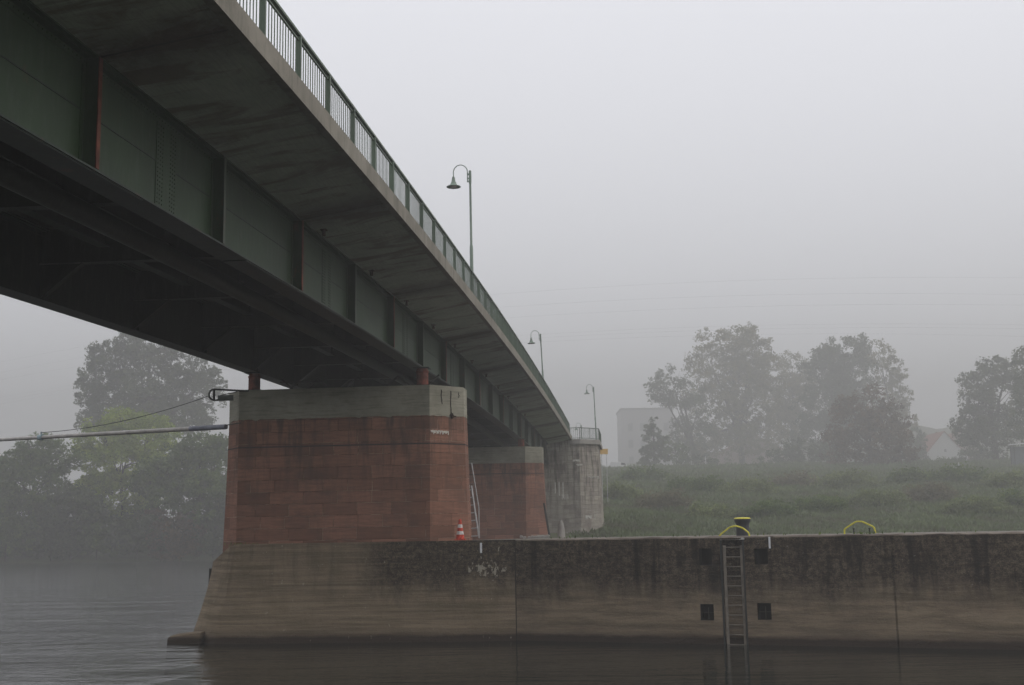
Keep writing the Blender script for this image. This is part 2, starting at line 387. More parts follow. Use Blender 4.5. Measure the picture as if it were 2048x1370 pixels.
# ladder slot and four niches: (u0,u1,z0,z1,depth)
lu0, lu1 = wall_u(1443, 1180), wall_u(1492, 1180)
niche = []
for (xa, ya, xb, yb) in ((1397, 1097, 1423, 1131), (1508, 1097, 1535, 1129), (1400, 1208, 1427, 1241), (1514, 1206, 1542, 1240)):
    niche.append((wall_u(xa, ya), wall_u(xb, ya), wall_z(xa, yb), wall_z(xa, ya), .42))
holes = [(lu0, lu1, -.6, ZT-.10, .30)] + niche
us = sorted(set([0] + [k*.5 for k in range(1, 84)] + [h_[0] for h_ in holes] + [h_[1] for h_ in holes] + [joint_u-.03, joint_u+.03]))
zs = sorted(set([-1.2, -.6, 0, .4, .9, 1.4, 1.9, 2.4, 2.9, 3.15, ZT-.05] + [h_[2] for h_ in holes] + [h_[3] for h_ in holes]))
def wob(u, z): return .012*math.sin(u*1.3)*math.sin(z*2+u) + .006*math.sin(u*5.1+z*3)
g = MB()
for i in range(len(us)-1):
    for j in range(len(zs)-1):
        u0, u1, z0, z1 = us[i], us[i+1], zs[j], zs[j+1]; um, zm = (u0+u1)/2, (z0+z1)/2
        if any(h_[0] < um < h_[1] and h_[2] < zm < h_[3] for h_ in holes): continue
        dn = -.05 if abs(um-joint_u) < .03 else 0
        g.quad(W(u0, wob(u0, z0)+dn, z0), W(u1, wob(u1, z0)+dn, z0), W(u1, wob(u1, z1)+dn, z1), W(u0, wob(u0, z1)+dn, z1), [(u0+20, z0), (u1+20, z0), (u1+20, z1), (u0+20, z1)])
for (u0, u1, z0, z1, dp) in holes:
    g.quad(W(u0, -dp, z0), W(u1, -dp, z0), W(u1, -dp, z1), W(u0, -dp, z1), [(u0+20, z0), (u1+20, z0), (u1+20, z1), (u0+20, z1)])
    for (a, b, c, d) in (((u0, z0), (u0, z1), 0, 0), ((u1, z0), (u1, z1), 0, 0), ((u0, z1), (u1, z1), 0, 0), ((u0, z0), (u1, z0), 0, 0)):
        g.quad(W(a[0], .0, a[1]), W(b[0], .0, b[1]), W(b[0], -dp, b[1]), W(a[0], -dp, a[1]), [(a[0]+20, a[1]), (b[0]+20, b[1]), (b[0]+20.3, b[1]), (a[0]+20.3, a[1])])
g.build('wall_face', LOCKW, lw, merge=False)
NICHE_SHADE = m_conc('shaded_recess', (.016, .014, .012), (.035, .030, .024), .5)  # recess shade put into the near-black colour of the niche linings
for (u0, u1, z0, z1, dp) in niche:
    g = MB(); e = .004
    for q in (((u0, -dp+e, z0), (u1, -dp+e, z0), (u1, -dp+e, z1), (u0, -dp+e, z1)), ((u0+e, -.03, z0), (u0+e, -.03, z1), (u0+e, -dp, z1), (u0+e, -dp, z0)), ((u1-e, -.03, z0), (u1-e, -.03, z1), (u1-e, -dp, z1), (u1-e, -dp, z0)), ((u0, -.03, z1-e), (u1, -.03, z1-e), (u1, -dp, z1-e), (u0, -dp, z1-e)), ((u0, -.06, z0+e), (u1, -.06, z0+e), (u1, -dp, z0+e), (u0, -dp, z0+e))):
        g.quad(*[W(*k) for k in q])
    g.build('mooring_niche', NICHE_SHADE, lw, merge=False)
# coping: worn rounded top edge and the top surface
g = MB(); prof = [(0, ZT-.05), (-.01, ZT-.02), (-.04, ZT-.003), (-.10, ZT), (-.9, ZT+.005)]
cu = [k*.25 for k in range(0, 167)]
jit = [(rnd.gauss(0, .016) - (.04 if rnd.random() < .08 else 0), rnd.gauss(0, .006)) for _ in cu]
for i in range(len(cu)-1):
    for j in range(len(prof)-1):
        q = []
        for (ii, jj) in ((i, j), (i+1, j), (i+1, j+1), (i, j+1)):
            n_, z_ = prof[jj]; k = 1 if 0 < jj < 4 else 0
            q.append(W(cu[ii], n_ + wob(cu[ii], z_)*(jj == 0) + jit[ii][0]*k, z_ + jit[ii][1]*k*2))
        g.quad(*q)
g.build('coping', COPING, lw, smooth=True)
g = MB(); g.face([W(0, -.9, ZT+.005), W(41.5, -.9, ZT+.005), W(41.5, -6, ZT+.01), Vector((BD.x*6/BD.y*1.0, 48.0, ZT+.01))]); g.build('wall_top', TOPM, lw)
g = MB(); bk = Vector((BD.x*6, 48.0, 0)); g.quad(bk + ZZ*-1.2, W(41.5, -6, -1.2), W(41.5, -6, ZT+.01), bk + ZZ*(ZT+.01)); g.build('rear_face', LOCKW, lw)
# crossbar mooring bolt in each lower niche
for (u0, u1, z0, z1, dp) in niche[2:]:
    um, zm = (u0+u1)/2, (z0+z1)/2; m_ = MB()
    m_.bar(W(um, -.22, z0), W(um, -.22, z1-.12), .022, .022); m_.bar(W(u0, -.24, zm-.02), W(u1, -.24, zm-.02), .014, .014)
    m_.build('mooring_cross', simple('mooring_steel', (.06, .05, .04), .7), lw)

# foot of pier: battered nose
ft = thing('pier_foot', P0 + LT*-9.6, 'brown concrete foot with battered nose carrying the first red pier', 'pier foot')
def Fp(e, n, z): return P0 + LT*e - BD*n + ZZ*z     # e along (negative = left), n towards the camera
rr = []
lev = [0, .09, .12, .2, .35, .55, .75, .9, .97, 1.0]
for k in lev:
    z = -1.2 + k*(ZT+1.2)
    bt = (1-k)**1.35
    tz = lambda top: -1.2 + k*(top+1.2)
    chip = .05 if k > .96 else 0
    ring = [Fp(0, 0 + .0, z)]
    for e in (-1.2, -2.4, -3.6, -4.8, -6.0, -7.2, -8.4): ring.append(Fp(e, bt*.42 + .01*math.sin(e*3+k*9), z))
    ring += [Fp(-9.8-bt*.85, bt*.52 - chip, z), Fp(-10.1-bt*1.1, bt*.30-.18, tz(ZT-.08)),
             Fp(-11.15-bt*1.15, -1.5+bt*.35, tz(ZT-.62)), Fp(-11.45-bt*1.3, -3.4, tz(ZT-.85)), Fp(-9.6, -6, tz(ZT-.1)), Fp(0, -6, z)]
    rr.append(ring)
g = MB(); per = 0
n = len(rr[0]); perim = [0]
for k in range(n-1): perim.append(perim[-1] + (rr[4][k+1]-rr[4][k]).length)
# u counted so that the nose is near 0 and the bend near 10
for i in range(len(rr)-1):
    for k in range(n-1):
        a, b, c, d = rr[i][k], rr[i][k+1], rr[i+1][k+1], rr[i+1][k]
        g.quad(a, b, c, d, [(10-perim[k], a.z), (10-perim[k+1], b.z), (10-perim[k+1], c.z), (10-perim[k], d.z)])
fo = g.build('foot_body', FOOTW, ft, smooth=True)
g = MB(); top = rr[-1]
for k in range(1, n-1): g.face([top[0], top[k], top[k+1]])
g.build('foot_top', TOPM, ft)
# low broken sill just above the water at the nose
g = MB(); a = on_z(336, 1268, .42); b = on_z(400, 1262, .42)
g.rings([[(-12.15, 43.2, -.8), (-10.9, 42.9, -.8), (-10.8, 44.1, -.8), (-12.1, 44.3, -.8)],
         [(-12.15, 43.2, .12), (-10.9, 42.9, .14), (-10.8, 44.1, .12), (-12.1, 44.3, .12)],
         [(-12.1, 43.27, .24), (-10.9, 42.95, .36), (-10.8, 44.1, .4), (-12.05, 44.2, .26)]])
tag(g.build('concrete_sill', FOOTW, bevel=.04), 'low dark concrete sill sticking out of the water at the pier foot nose', 'sill')
# two dark steel posts behind the nose
pm = simple('dark_steel', (.03, .032, .03), .7)
g = MB(); pt = at(422, 1137, 45.6); g.bar((pt.x-.02, pt.y, 1.5), pt, .11, .11); g.bar(pt + Vector((.04, 0, -.35)), pt + Vector((.45, .1, -.3)), .05, .05)
tag(g.build('steel_post', pm), 'dark upright steel post behind the nose of the pier foot', 'post')

# ------------------------------------------------------------------ red piers
def pier(name, t0, ztop, zcap, zbase, Lr, Ll, cr, cl, depth, label, stone, cap, bat=.2, joint=True, grp=None):
    root = thing(name, P((Lr+Ll)/2, t0, zbase), label, 'bridge pier', grp)
    def ring(z, off):
        a, b = Lr, Ll
        return [P(b, t0-off*.4, z), P(a, t0-off*.4, z), P(a+cr+off, t0+cr, z), P(a+cr+off, t0+depth-cr, z), P(a, t0+depth+off*.4, z),
                P(b, t0+depth+off*.4, z), P(b-cl-off, t0+depth-cr, z), P(b-cl-off, t0+cl*1.3, z)]
    g = MB(); hs = [zbase, zbase + (zcap-zbase)*.35, zbase + (zcap-zbase)*.7, zcap-.9, zcap]
    g.rings([ring(z, bat*(1-(z-zbase)/(ztop-zbase))**1.4) for z in hs], cap_top=False)
    g.build('stone_shaft', stone, root)
    def fine(z, off, jz):
        r0 = ring(z, off); out = []
        for k in range(len(r0)):
            a_, b_ = r0[k], r0[(k+1) % len(r0)]; m_ = max(1, int((b_-a_).length/.16))
            for q in range(m_):
                v_ = a_.lerp(b_, q/m_); out.append(v_ + ZZ*(jz*rnd.gauss(0, 1)))
        return out
    g = MB(); g.rings([fine(zcap, .018, .022), fine(zcap+.1, .019, 0), fine(ztop-.012, .018, .003), fine(ztop, .008, .002)])
    g.build('cap', cap, root)
    if joint:
        zj = zcap - (1.02 if t0 < 60 else .7); g = MB(); o_ = bat*(1-(zj-zbase)/(ztop-zbase))**1.4
        g.rings([ring(zj-.025, o_+.012), ring(zj+.025, o_+.012)], cap_top=False)
        g.build('course_strip', simple('dark_joint', (.045, .033, .03), .9), root)
    return root
p1 = pier('bridge_pier', 43.3, 8.95, 7.85, ZT-.85, -7.33, -14.42, 1.08, .62, 3.0,
          'nearest red sandstone pier with pale concrete cap, standing on the battered foot', REDSTONE, CAPM, .20, grp='red sandstone bridge piers')
# cracks and rust runs on the cap chamfer, lime run below it
def on_chamfer(t0, Lr, s_, z, off=.035): 
    q = P(Lr + s_*1.08, t0 + s_*1.08, z); nrm = (LT - BD).normalized(); return q + nrm*off
cr_m = simple('crack_dark', (.03, .018, .014), .9); lime = simple('lime_run', (.62, .60, .55), .9, .2)
for (s_, z0, z1, wd) in ((.34, 8.80, 8.28, .035), (.62, 8.78, 7.98, .04), (.85, 8.75, 8.55, .02)):
    g = MB(); pts = []; 
    for k in range(7):
        z = z0 + (z1-z0)*k/6; pts.append(on_chamfer(43.3, -7.33, s_ + rnd.gauss(0, .012), z, .028))
    for k in range(6): g.bar(pts[k], pts[k+1], wd*rnd.uniform(.5, 1), .012)
    g.build('crack', cr_m, p1)
g = MB()
for k in range(22):
    s_ = .02 + .5*k/21; dz = rnd.choice([.05, .07, .1, .14, .3 if k < 6 else .12, .08])
    zt_ = 7.30 + rnd.gauss(0, .01); a = on_chamfer(43.3, -7.33, s_, zt_, .045); b = on_chamfer(43.3, -7.33, s_, zt_-dz, .05); g.bar(a, b, .026, .01)
g.build('lime_run', lime, p1)
g = MB(); c0 = on_chamfer(43.3, -7.33, .62, 7.86, .02)
for k in range(9): g.bar(c0 + Vector((rnd.gauss(0, .06), 0, rnd.gauss(0, .08))), c0 + Vector((rnd.gauss(0, .06), -.01, rnd.gauss(0, .08))), .05, .03)
g.build('broken_patch', cr_m, p1)

p2 = pier('bridge_pier', 81.6, 9.32, 8.22, 3.1, -7.33, -14.42, 1.08, .62, 3.0,
          'second red sandstone pier, half hidden behind the nearest one, with rubble at its base', REDSTONE, CAPM, .24, grp='red sandstone bridge piers')
g = MB(); g.pbox(-22, -4.6, 79.5, 88, -1.5, 3.1); m2 = g.build('mooring_island', CONC, bevel=.05)
tag(m2, 'concrete island under the second red pier', 'island')
g = MB()
for k in range(9):
    q = P(-7.6 + k*.22 + rnd.uniform(-.05, .05), 81.0, 3.2 + rnd.uniform(0, .12)); r_ = rnd.uniform(.12, .22)
    g.box(q, (LT*r_).lerp(BD*r_, .2), (BD*r_*.8).lerp(ZZ*r_, .2), ZZ*r_*.6)
tag(g.build('rubble_pile', CONC, bevel=.03), 'small heap of broken concrete at the foot of the second pier', 'rubble', kind='stuff')
g = MB(); a = P(-5.75, 81.2, 3.1); g.tube([a, a + Vector((-.35, 0, 2.4))], .07)
tag(g.build('steel_post', pm), 'thin leaning dark post against the right edge of the second pier', 'post')
g = MB(); a = P(-5.2, 84.5, 3.1); g.lathe([(.28, 0), (.24, .7), (.16, 1.1), (.05, 1.3), (0, 1.3)], a, 10)
tag(g.build('stone_bollard', CONC, smooth=True), 'pale rounded stone bollard right of the second pier', 'bollard')

# ------------------------------------------------------------------ far abutment tower with balcony
TA = 110.0
ab = thing('bridge_abutment', P(-5, TA, 1), 'tall pale stone bridge abutment with a railed balcony at its top', 'abutment')
def aring(z, off):
    return [P(-17, TA-off*.3, z), P(-4.95, TA-off*.3, z), P(-3.35+off, TA+1.6, z), P(-3.35+off, TA+9, z), P(-17, TA+9, z)]
g = MB(); zh = [0, 4, 7, 9, 11.78]
g.rings([aring(z, .32*(1-z/11.6)) for z in zh]); g.build('stone_shaft', GREYSTONE, ab)
g = MB(); g.rings([[P(-5.85, TA-.25, z), P(-4.85, TA-.28, z), P(-3.1, TA+1.45, z), P(-3.1, TA+9, z), P(-5.85, TA+9, z)] for z in (11.42, 11.6, 11.84)]); g.build('balcony_slab', CONC, ab, bevel=.03)
for (s0, s1, z, zz_) in ((0, .55, 10.0, .25), (.3, .8, 9.6, .18), (1.3, 2.2, 8.55, .3), (1.0, 1.5, 5.0, .35), (1.75, 2.1, 5.1, .5)):
    g = MB()
    for k in range(12):
        f_ = s0 + (s1-s0)*k/11
        q = P(-4.95 - .6 + f_, TA - .1, z) if f_ < .6 else P(-4.95 + (f_-.6), TA + (f_-.6) - .12, z)
        g.bar(q, q - ZZ*zz_*rnd.uniform(.3, 1), .05, .02)
    g.build('lime_run', lime, ab)
g = MB()
for k in range(3): g.bar(P(-7.2 + .35*k, TA-.15, 8.0), P(-7.2 + .35*k, TA-.15, 7.0 - .2*k), .09, .03)
g.build('lime_run', lime, ab); g = MB()
for k in range(4): g.bar(P(-6.6 + .17*k, TA-.15, 6.9), P(-6.6 + .17*k, TA-.15, 6.45), .06, .03)
g.build('lime_run', lime, ab)
# balcony railing
rl = MB(); corner = [P(-5.75, TA-.12, 11.82), P(-4.9, TA-.14, 11.82), P(-3.22, TA+1.5, 11.82), P(-3.22, TA+8.8, 11.82)]
for a, b in zip(corner, corner[1:]):
    rl.bar(a + ZZ*1.05, b + ZZ*1.05, .06, .06); rl.bar(a + ZZ*.12, b + ZZ*.12, .04, .04); nn = int((b-a).length/.15)
    for k in range(nn+1):
        q = a.lerp(b, k/nn); rl.bar(q, q + ZZ*1.03, .03 if k % 8 else .06, .03)
rl.build('railing', GREEN_LT, ab, merge=False)

# ------------------------------------------------------------------ the bridge
T0, T1 = -34.0, 110.0
br = thing('road_bridge', P(-11, 44, 9), 'green riveted plate girder road bridge with concrete deck crossing overhead', 'bridge')
ST = [T0 + k*(T1-T0)/72 for k in range(73)]
def sweep(prof, name, mat, ts=ST, close=True, rivet=None):
    g = MB()
    if rivet:
        for i in range(0, 560):
            t = 8 + i*.13; g.box(P(GN+.024, t, zb(t)+rivet), LT*.010, BD*.013, ZZ*.013)
    n = len(prof)
    dist = [0]
    for k in range(n): 
        a, b = prof[k], prof[(k+1) % n]; dist.append(dist[-1] + math.hypot(a[0]-b[0], a[1]-b[1]))
    for i in range(len(ts)-1):
        for k in range(n if close else n-1):
            a, b = prof[k], prof[(k+1) % n]; t0, t1 = ts[i], ts[i+1]
            g.quad(P(a[0], t0, zb(t0)+a[1]), P(a[0], t1, zb(t1)+a[1]), P(b[0], t1, zb(t1)+b[1]), P(b[0], t0, zb(t0)+b[1]),
                   [(t0, dist[k]), (t1, dist[k]), (t1, dist[k+1]), (t0, dist[k+1])])
    if close:
        for t in (ts[0], ts[-1]): g.face([P(a[0], t, zb(t)+a[1]) for a in prof])
    return g.build(name, mat, br, merge=False)
GN, GF = -7.95, -14.2                     # web planes of the near and far girders
HG = 1.80
for nm, Lw, sgn in (('girder', GN, 1), ('girder', GF, -1)):
    fl = .27
    sweep([(Lw-.008, .03), (Lw+.008, .03), (Lw+.008, HG-.03), (Lw-.008, HG-.03)], 'girder_web', GREEN if sgn > 0 else GREEN_SHADE)
    sweep([(Lw-fl, 0), (Lw+fl, 0), (Lw+fl, .032), (Lw-fl, .032)], 'bottom_flange', GREEN_FL if sgn > 0 else GREEN_SHADE)
    sweep([(Lw-fl*.8, HG-.03), (Lw+fl*.8, HG-.03), (Lw+fl*.8, HG), (Lw-fl*.8, HG)], 'top_flange', GREENR if sgn > 0 else GREEN_SHADE)
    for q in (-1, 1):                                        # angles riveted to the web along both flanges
        sweep([(Lw+q*.008, .032), (Lw+q*.13, .032), (Lw+q*.13, .05), (Lw+q*.022, .05), (Lw+q*.022, .16), (Lw+q*.008, .16)], 'flange_angle', GREEN_SHADE if sgn < 0 else GREEN, rivet=.10 if sgn > 0 and q > 0 else None)
        sweep([(Lw+q*.008, HG-.03), (Lw+q*.008, HG-.16), (Lw+q*.022, HG-.16), (Lw+q*.022, HG-.05), (Lw+q*.13, HG-.05), (Lw+q*.13, HG-.03)], 'flange_angle', GREEN_SHADE if sgn < 0 else GREEN, rivet=HG-.10 if sgn > 0 and q > 0 else None)
# cover plates under the near flange
sweep([(GN-.24, -.022), (GN+.24, -.022), (GN+.24, -.001), (GN-.24, -.001)], 'cover_plate', GREEN_FL, [T0, 6, 14, 18.2])
sweep([(GN-.24, -.022), (GN+.24, -.022), (GN+.24, -.001), (GN-.24, -.001)], 'cover_plate', GREEN_FL, [23.4, 27, 31.5, 36, 40, 44, 50, 56])
STF0, STD = 16.48, 5.535
k0 = -9
stiff_t = [STF0 + STD*k for k in range(k0, 17)]
for i, t in enumerate(stiff_t):
    g = MB(); z = zb(t)
    m_ = GREENR if i % 2 == 0 or rnd.random() < .3 else GREEN
    g.pbox(GN+.03, GN+.25, t-.008, t+.008, z+.05, z+HG-.05); g.pbox(GN+.009, GN+.022, t-.09, t+.09, z+.05, z+HG-.05)
    so_ = g.build('stiffener', m_, br, merge=False)
    g = MB(); g.pbox(GN+.251, GN+.266, t-.055, t+.055, z+.05, z+HG-.05); g.build('edge_plate', EDGER if (i - 9) % 2 == 0 else GREEN_LT2, so_, merge=False)
    g = MB(); g.pbox(GF-.2, GF-.01, t-.01, t+.01, z+.05, z+HG-.05); g.pbox(GF+.01, GF+.2, t-.01, t+.01, z+.05, z+HG-.05); g.build('stiffener', GREEN_SHADE, br, merge=False)
# horizontal seam battens, splice plates with rivets on the near web
sweep([(GN+.0085, HG*.52), (GN+.018, HG*.52), (GN+.018, HG*.52+.02), (GN+.0085, HG*.52+.02)], 'web_seam', GREEN_SHADE)
for t in [STF0 + 3.2 + 2*STD*k for k in range(-3, 8)]:
    g = MB(); z = zb(t); g.pbox(GN+.009, GN+.021, t-.45, t+.45, z+.17, z+HG-.17)
    rv = g
    for a in range(19):
        for dx in (-.38, -.28, -.18, .18, .28, .38):
            c = P(GN+.021, t+dx, z+.22+a*(HG-.44)/18); rv.box(c, LT*.012, BD*.013, ZZ*.013)
    g.build('splice_plate', GREEN, br, merge=False)
# rusty drain spouts poking from the soffit beside the near girder
for k in range(-1, 12):
    t = STF0 + STD*k + 1.35 + STD; z = zb(t)+HG+.03
    if t < 26: continue
    g = MB(); g.tube([P(GN+.42, t, z+.05), P(GN+.42, t, z-.17)], .045); g.pbox(GN+.34, GN+.50, t-.08, t+.08, z-.03, z-.008); g.build('drain_spout', RUSTD, br)
# deck: haunched soffit outside the girders, slab between, fascia beam, kerb and road
OUT, OUTF = -5.75, -16.6
sweep([(GN+.20, HG-.0), (OUT+.02, 2.12), (OUT+.02, 2.25), (GN+.20, 2.22)], 'deck_overhang', SOFFIT)
sweep([(GF-.20, HG), (OUTF, 2.12), (OUTF, 2.25), (GF-.20, 2.22)], 'deck_overhang', SOFFIT)
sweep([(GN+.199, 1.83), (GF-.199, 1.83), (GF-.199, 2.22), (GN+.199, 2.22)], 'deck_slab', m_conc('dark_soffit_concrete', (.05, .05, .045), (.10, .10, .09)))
sweep([(OUT, 2.08), (OUT+.16, 2.08), (OUT+.16, 2.46), (OUT-.3, 2.46), (OUT-.3, 2.30), (OUT, 2.30)], 'edge_beam', FASCIA)
sweep([(OUTF, 2.08), (OUTF-.16, 2.08), (OUTF-.16, 2.46), (OUTF+.3, 2.46), (OUTF+.3, 2.30), (OUTF, 2.30)], 'edge_beam', FASCIA)
sweep([(OUT-.3, 2.24), (OUT-.3, 2.44), (OUT-1.6, 2.43), (OUT-1.62, 2.30), (OUTF+1.62, 2.30), (OUTF+1.6, 2.43), (OUTF+.3, 2.44), (OUTF+.3, 2.24)], 'road_surface', ROADM)
# floor beams, stringers, bottom bracing and a service pipe under the deck
for i, t in enumerate(stiff_t):
    g = MB(); z = zb(t)
    g.pbox(GF+.02, GN-.02, t-.01, t+.01, z+.95, z+1.80); g.pbox(GF+.02, GN-.02, t-.13, t+.13, z+.92, z+.95)
    for (La, Lb) in ((GF+.02, GF+1.1), (GN-.02, GN-1.1)):
        a, b, c = P(La, t, z+.06), P(Lb, t, z+.93), P(La, t, z+.93)
        for o_ in (-.012, .012): g.face([a + BD*o_, b + BD*o_, c + BD*o_])
        g.bar(a, b, .2, .02)
    g.build('floor_beam', GREEN_SHADE, br, merge=False)
STR_M = m_green('stringer_paint', (.022, .032, .026), .3)
for L_ in (-9.6, -11.1, -12.6): sweep([(L_-.15, 1.30), (L_+.15, 1.30), (L_+.15, 1.34), (L_+.01, 1.34), (L_+.01, 1.80), (L_-.01, 1.80), (L_-.01, 1.34), (L_-.15, 1.34)], 'stringer', STR_M)
for i in range(len(stiff_t)-1):
    ta, tb = stiff_t[i], stiff_t[i+1]; g = MB(); a, b = (GF+.2, GN-.2) if i % 2 else (GN-.2, GF+.2)
    g.bar(P(a, ta, zb(ta)+.30), P(b, tb, zb(tb)+.30), .14, .02); g.build('wind_brace', GREEN_SHADE, br, merge=False) if i % 3 == 5 else None
g = MB(); g.tube([P(-8.9, t, zb(t)+.75) for t in ST], .14, 10); g.build('service_pipe', STR_M, br, smooth=True, merge=False)
g = MB(); g.tube([P(-10.4, t, zb(t)+.72) for t in ST], .22, 10); g.build('service_pipe', STR_M, br, smooth=True, merge=False)
# railing on the near edge
RL = OUT-.02
def railing(L_, ts, dense):
    root = MB(); top = []
    for i in range(len(ts)-1):
        a, b = ts[i], ts[i+1]; A, Bq = P(L_, a, zb(a)+2.46), P(L_, b, zb(b)+2.46)
        root.bar(A + ZZ*1.0, Bq + ZZ*1.0, .085, .05); root.bar(A + ZZ*.10, Bq + ZZ*.10, .045, .035); root.bar(A + ZZ*.90, Bq + ZZ*.90, .035, .03)
        nn = dense
        for k in range(1, nn):
            q = A.lerp(Bq, k/nn); root.bar(q + ZZ*.10, q + ZZ*.90, .017, .017)
    return root
post_t = [5.5 + 2.11*k for k in range(50)]
ra = railing(RL, post_t, 13).build('railing', GREEN_LT, br, merge=False)
pg = MB(); 
for k, t in enumerate(post_t):
    pg = MB(); z = zb(t)+2.46
    pg.pbox(RL-.05, RL+.05, t-.035, t+.035, z, z+.99); pg.pbox(RL-.07, RL+.07, t-.07, t+.07, z, z+.02)
    o = pg.build('railing_post', GREEN_LT, ra, merge=False)
rb = railing(OUTF+.1, [7.0 + 3.72*k for k in range(28)], 16).build('railing', GREEN_LT, br, merge=False)

# bearings between girders and piers
def bearing(L_, t, z0, z1, label, dk):
    r = thing('bridge_bearing', P(L_, t, z0), label, 'bearing', 'bearings on the bridge piers')
    g = MB(); g.pbox(L_-.34, L_+.34, t-.3, t+.3, z0, z0+.07); g.build('base_plate', pm, r)
    g = MB(); c = P(L_, t, z0+.07); h_ = z1-z0-.10
    g.lathe([(.19, 0), (.22, .02), (.22, h_*.72), (.235, h_*.74), (.235, h_*.84), (.2, h_*.86), (.2, h_), (0, h_)], c, 20); g.build('cylinder', RUST, r, smooth=True)
    g = MB(); g.pbox(L_-.3, L_+.3, t-.3, t+.3, z1-.045, z1-.024); g.build('top_plate', GREEN_SHADE, r)
tb = 43.3+.75
bearing(-7.72, tb, 8.95, zb(tb), 'rust red bearing under the near girder on the nearest pier', 0)
bearing(-14.1, tb, 8.95, zb(tb), 'dark rusty bearing under the far girder on the nearest pier', 0)
bearing(-7.72, 83.0, 9.32, zb(83), 'rust red bearing under the near girder on the second pier', 0)
bearing(-14.1, 83.0, 9.32, zb(83), 'bearing under the far girder on the second pier, deep in shade', 0)
# cross frame between bearings on the first pier
g = MB(); z0, z1 = 8.99, zb(tb)-.03
for (a, b) in (((-13.6, z1), (-12.9, z0)), ((-13.55, z0), (-12.9, z1)), ((-13.7, z1-.12), (-12.0, z1-.12)), ((-12.9, z0), (-12.2, z1))): g.bar(P(a[0], 46, a[1]), P(b[0], 46, b[1]), .06, .06)
for k in range(6): g.bar(P(-12.2+k*.8, 46, z0 if k % 2 else z1), P(-11.4+k*.8, 46, z1 if k % 2 else z0), .06, .06)
tag(g.build('cross_frame', pm, merge=False), 'thin dark lattice frame between the bearings on the nearest pier', 'frame')

# ------------------------------------------------------------------ navigation signal boom and bracket left of the first pier
a = at(452, 853.5, 44.2); b = at(0, 879.5, 52.0); far = a + (b-a)*1.25
boom = thing('signal_boom', a, 'long grey tapering pipe boom reaching left from the pier over the river', 'boom')
bm_m = simple('galvanised_steel', (.32, .30, .28), .45, .25, 3, .5)
g = MB(); c = a.lerp(far, .11)
g.tube([a, c], .095, 12); g.build('sleeve', simple('blue_grey_steel', (.17, .18, .22), .5, .2, 3), boom, smooth=True)
g = MB(); g.tube([c, a.lerp(far, .5), far], [.085, .08, .07], 12); g.build('pipe', bm_m, boom, smooth=True)
cl = a.lerp(far, (452-88)/(452.0)*.80*.985)
g = MB(); dv = (far-a).normalized(); g.tube([cl-dv*.12, cl+dv*.12], .12, 12); g.bar(cl + ZZ*.08, cl + ZZ*.24, .05, .05); g.build('clamp', simple('pale_blue_steel', (.25, .33, .36), .5), boom, smooth=True)
g = MB(); g.tube([a + Vector((.02, 0, .06)), a + Vector((.62, -.35, .1))], .02, 6); g.build('anchor_rod', pm, boom)
br_o = at(420, 791, 44.3)
g = MB(); N_ = 14; s0 = cl + ZZ*.2
for k in range(N_):
    p0 = br_o.lerp(s0, k/N_) - ZZ*(.25*4*(k/N_)*(1-k/N_)); p1_ = br_o.lerp(s0, (k+1)/N_) - ZZ*(.25*4*((k+1)/N_)*(1-(k+1)/N_)); g.tube([p0, p1_], .014, 5, False)
g.build('stay_wire', pm, boom)
bk = thing('bracket', at(470, 782, 44.3), 'dark looped steel bracket with lamp box on the left shoulder of the nearest pier', 'bracket')
g = MB(); D_ = 44.3
loop = [(497, 782), (465, 780.5), (427, 778.5), (421, 781), (418, 788), (418.5, 794), (422, 798), (428, 800.5), (437, 800)]
g.tube([at(x, y, D_) for x, y in loop], .035, 8); g.tube([at(428, 779, D_), at(428, 800, D_)], .045, 8); g.build('loop', pm, bk, smooth=True)
g = MB(); g.tube([at(436, 796.5, D_), at(467, 795.5, D_+.1)], .105, 12); g.build('lamp_box', simple('grey_green_case', (.09, .11, .10), .6), bk, smooth=True)
g = MB(); g.tube([at(440, 791, D_), at(474, 783.5, D_)], .015, 6); g.build('strut', pm, bk)

# ------------------------------------------------------------------ street lamps
def lamp(base, hgt, lean, label):
    r = thing('street_lamp', base, label, 'street lamp', 'street lamps on the bridge')
    g = MB(); g.tube([base, base + ZZ*.05, base + ZZ*hgt*.42, base + ZZ*hgt*.43, base + ZZ*hgt], [.075, .07, .062, .046, .040], 12); g.build('post', LAMPM, r, smooth=True)
    top = base + ZZ*hgt; d = -LT
    g = MB(); q = top - ZZ*.18 + d*.10; rad = .27; cx = q + d*rad + ZZ*.14
    pts = [q - ZZ*.22, q] + [cx + (-d)*rad*math.cos(th) + ZZ*rad*1.05*math.sin(th) for th in [math.pi*k/12 for k in range(13)]]
    pts.append(pts[-1] - ZZ*.20); g.tube(pts, .019, 8); g.build('arm', LAMPM, r, smooth=True)
    g = MB()
    for dz in (.06, .22, .34): g.bar(top - ZZ*(dz+.08), top - ZZ*(dz+.08) + d*.12, .06, .05)
    g.tube([top - ZZ*.5, top - ZZ*.02], .052, 10); g.build('clamp', LAMPM, r)
    e = pts[-1]; g = MB()
    g.lathe([(.022, .04), (.05, .02), (.06, -.05), (.075, -.16), (.10, -.19), (.115, -.25), (.16, -.30), (.265, -.35), (.27, -.375), (.25, -.37), (.14, -.31), (0, -.28)], e, 24); g.build('lamp_shade', LAMPM, r, smooth=True)
    g = MB(); g.lathe([(.0, -.40), (.08, -.39), (.13, -.36), (.14, -.315), (0, -.30)], e, 16); g.build('glass_bowl', simple('lamp_glass', (.45, .38, .36), .3), r, smooth=True)
    r.rotation_euler = (0, lean, 0)
    return r
dk = 2.46
LL = OUT-.12
def lbase(t): return P(LL, t, zb(t)+dk)
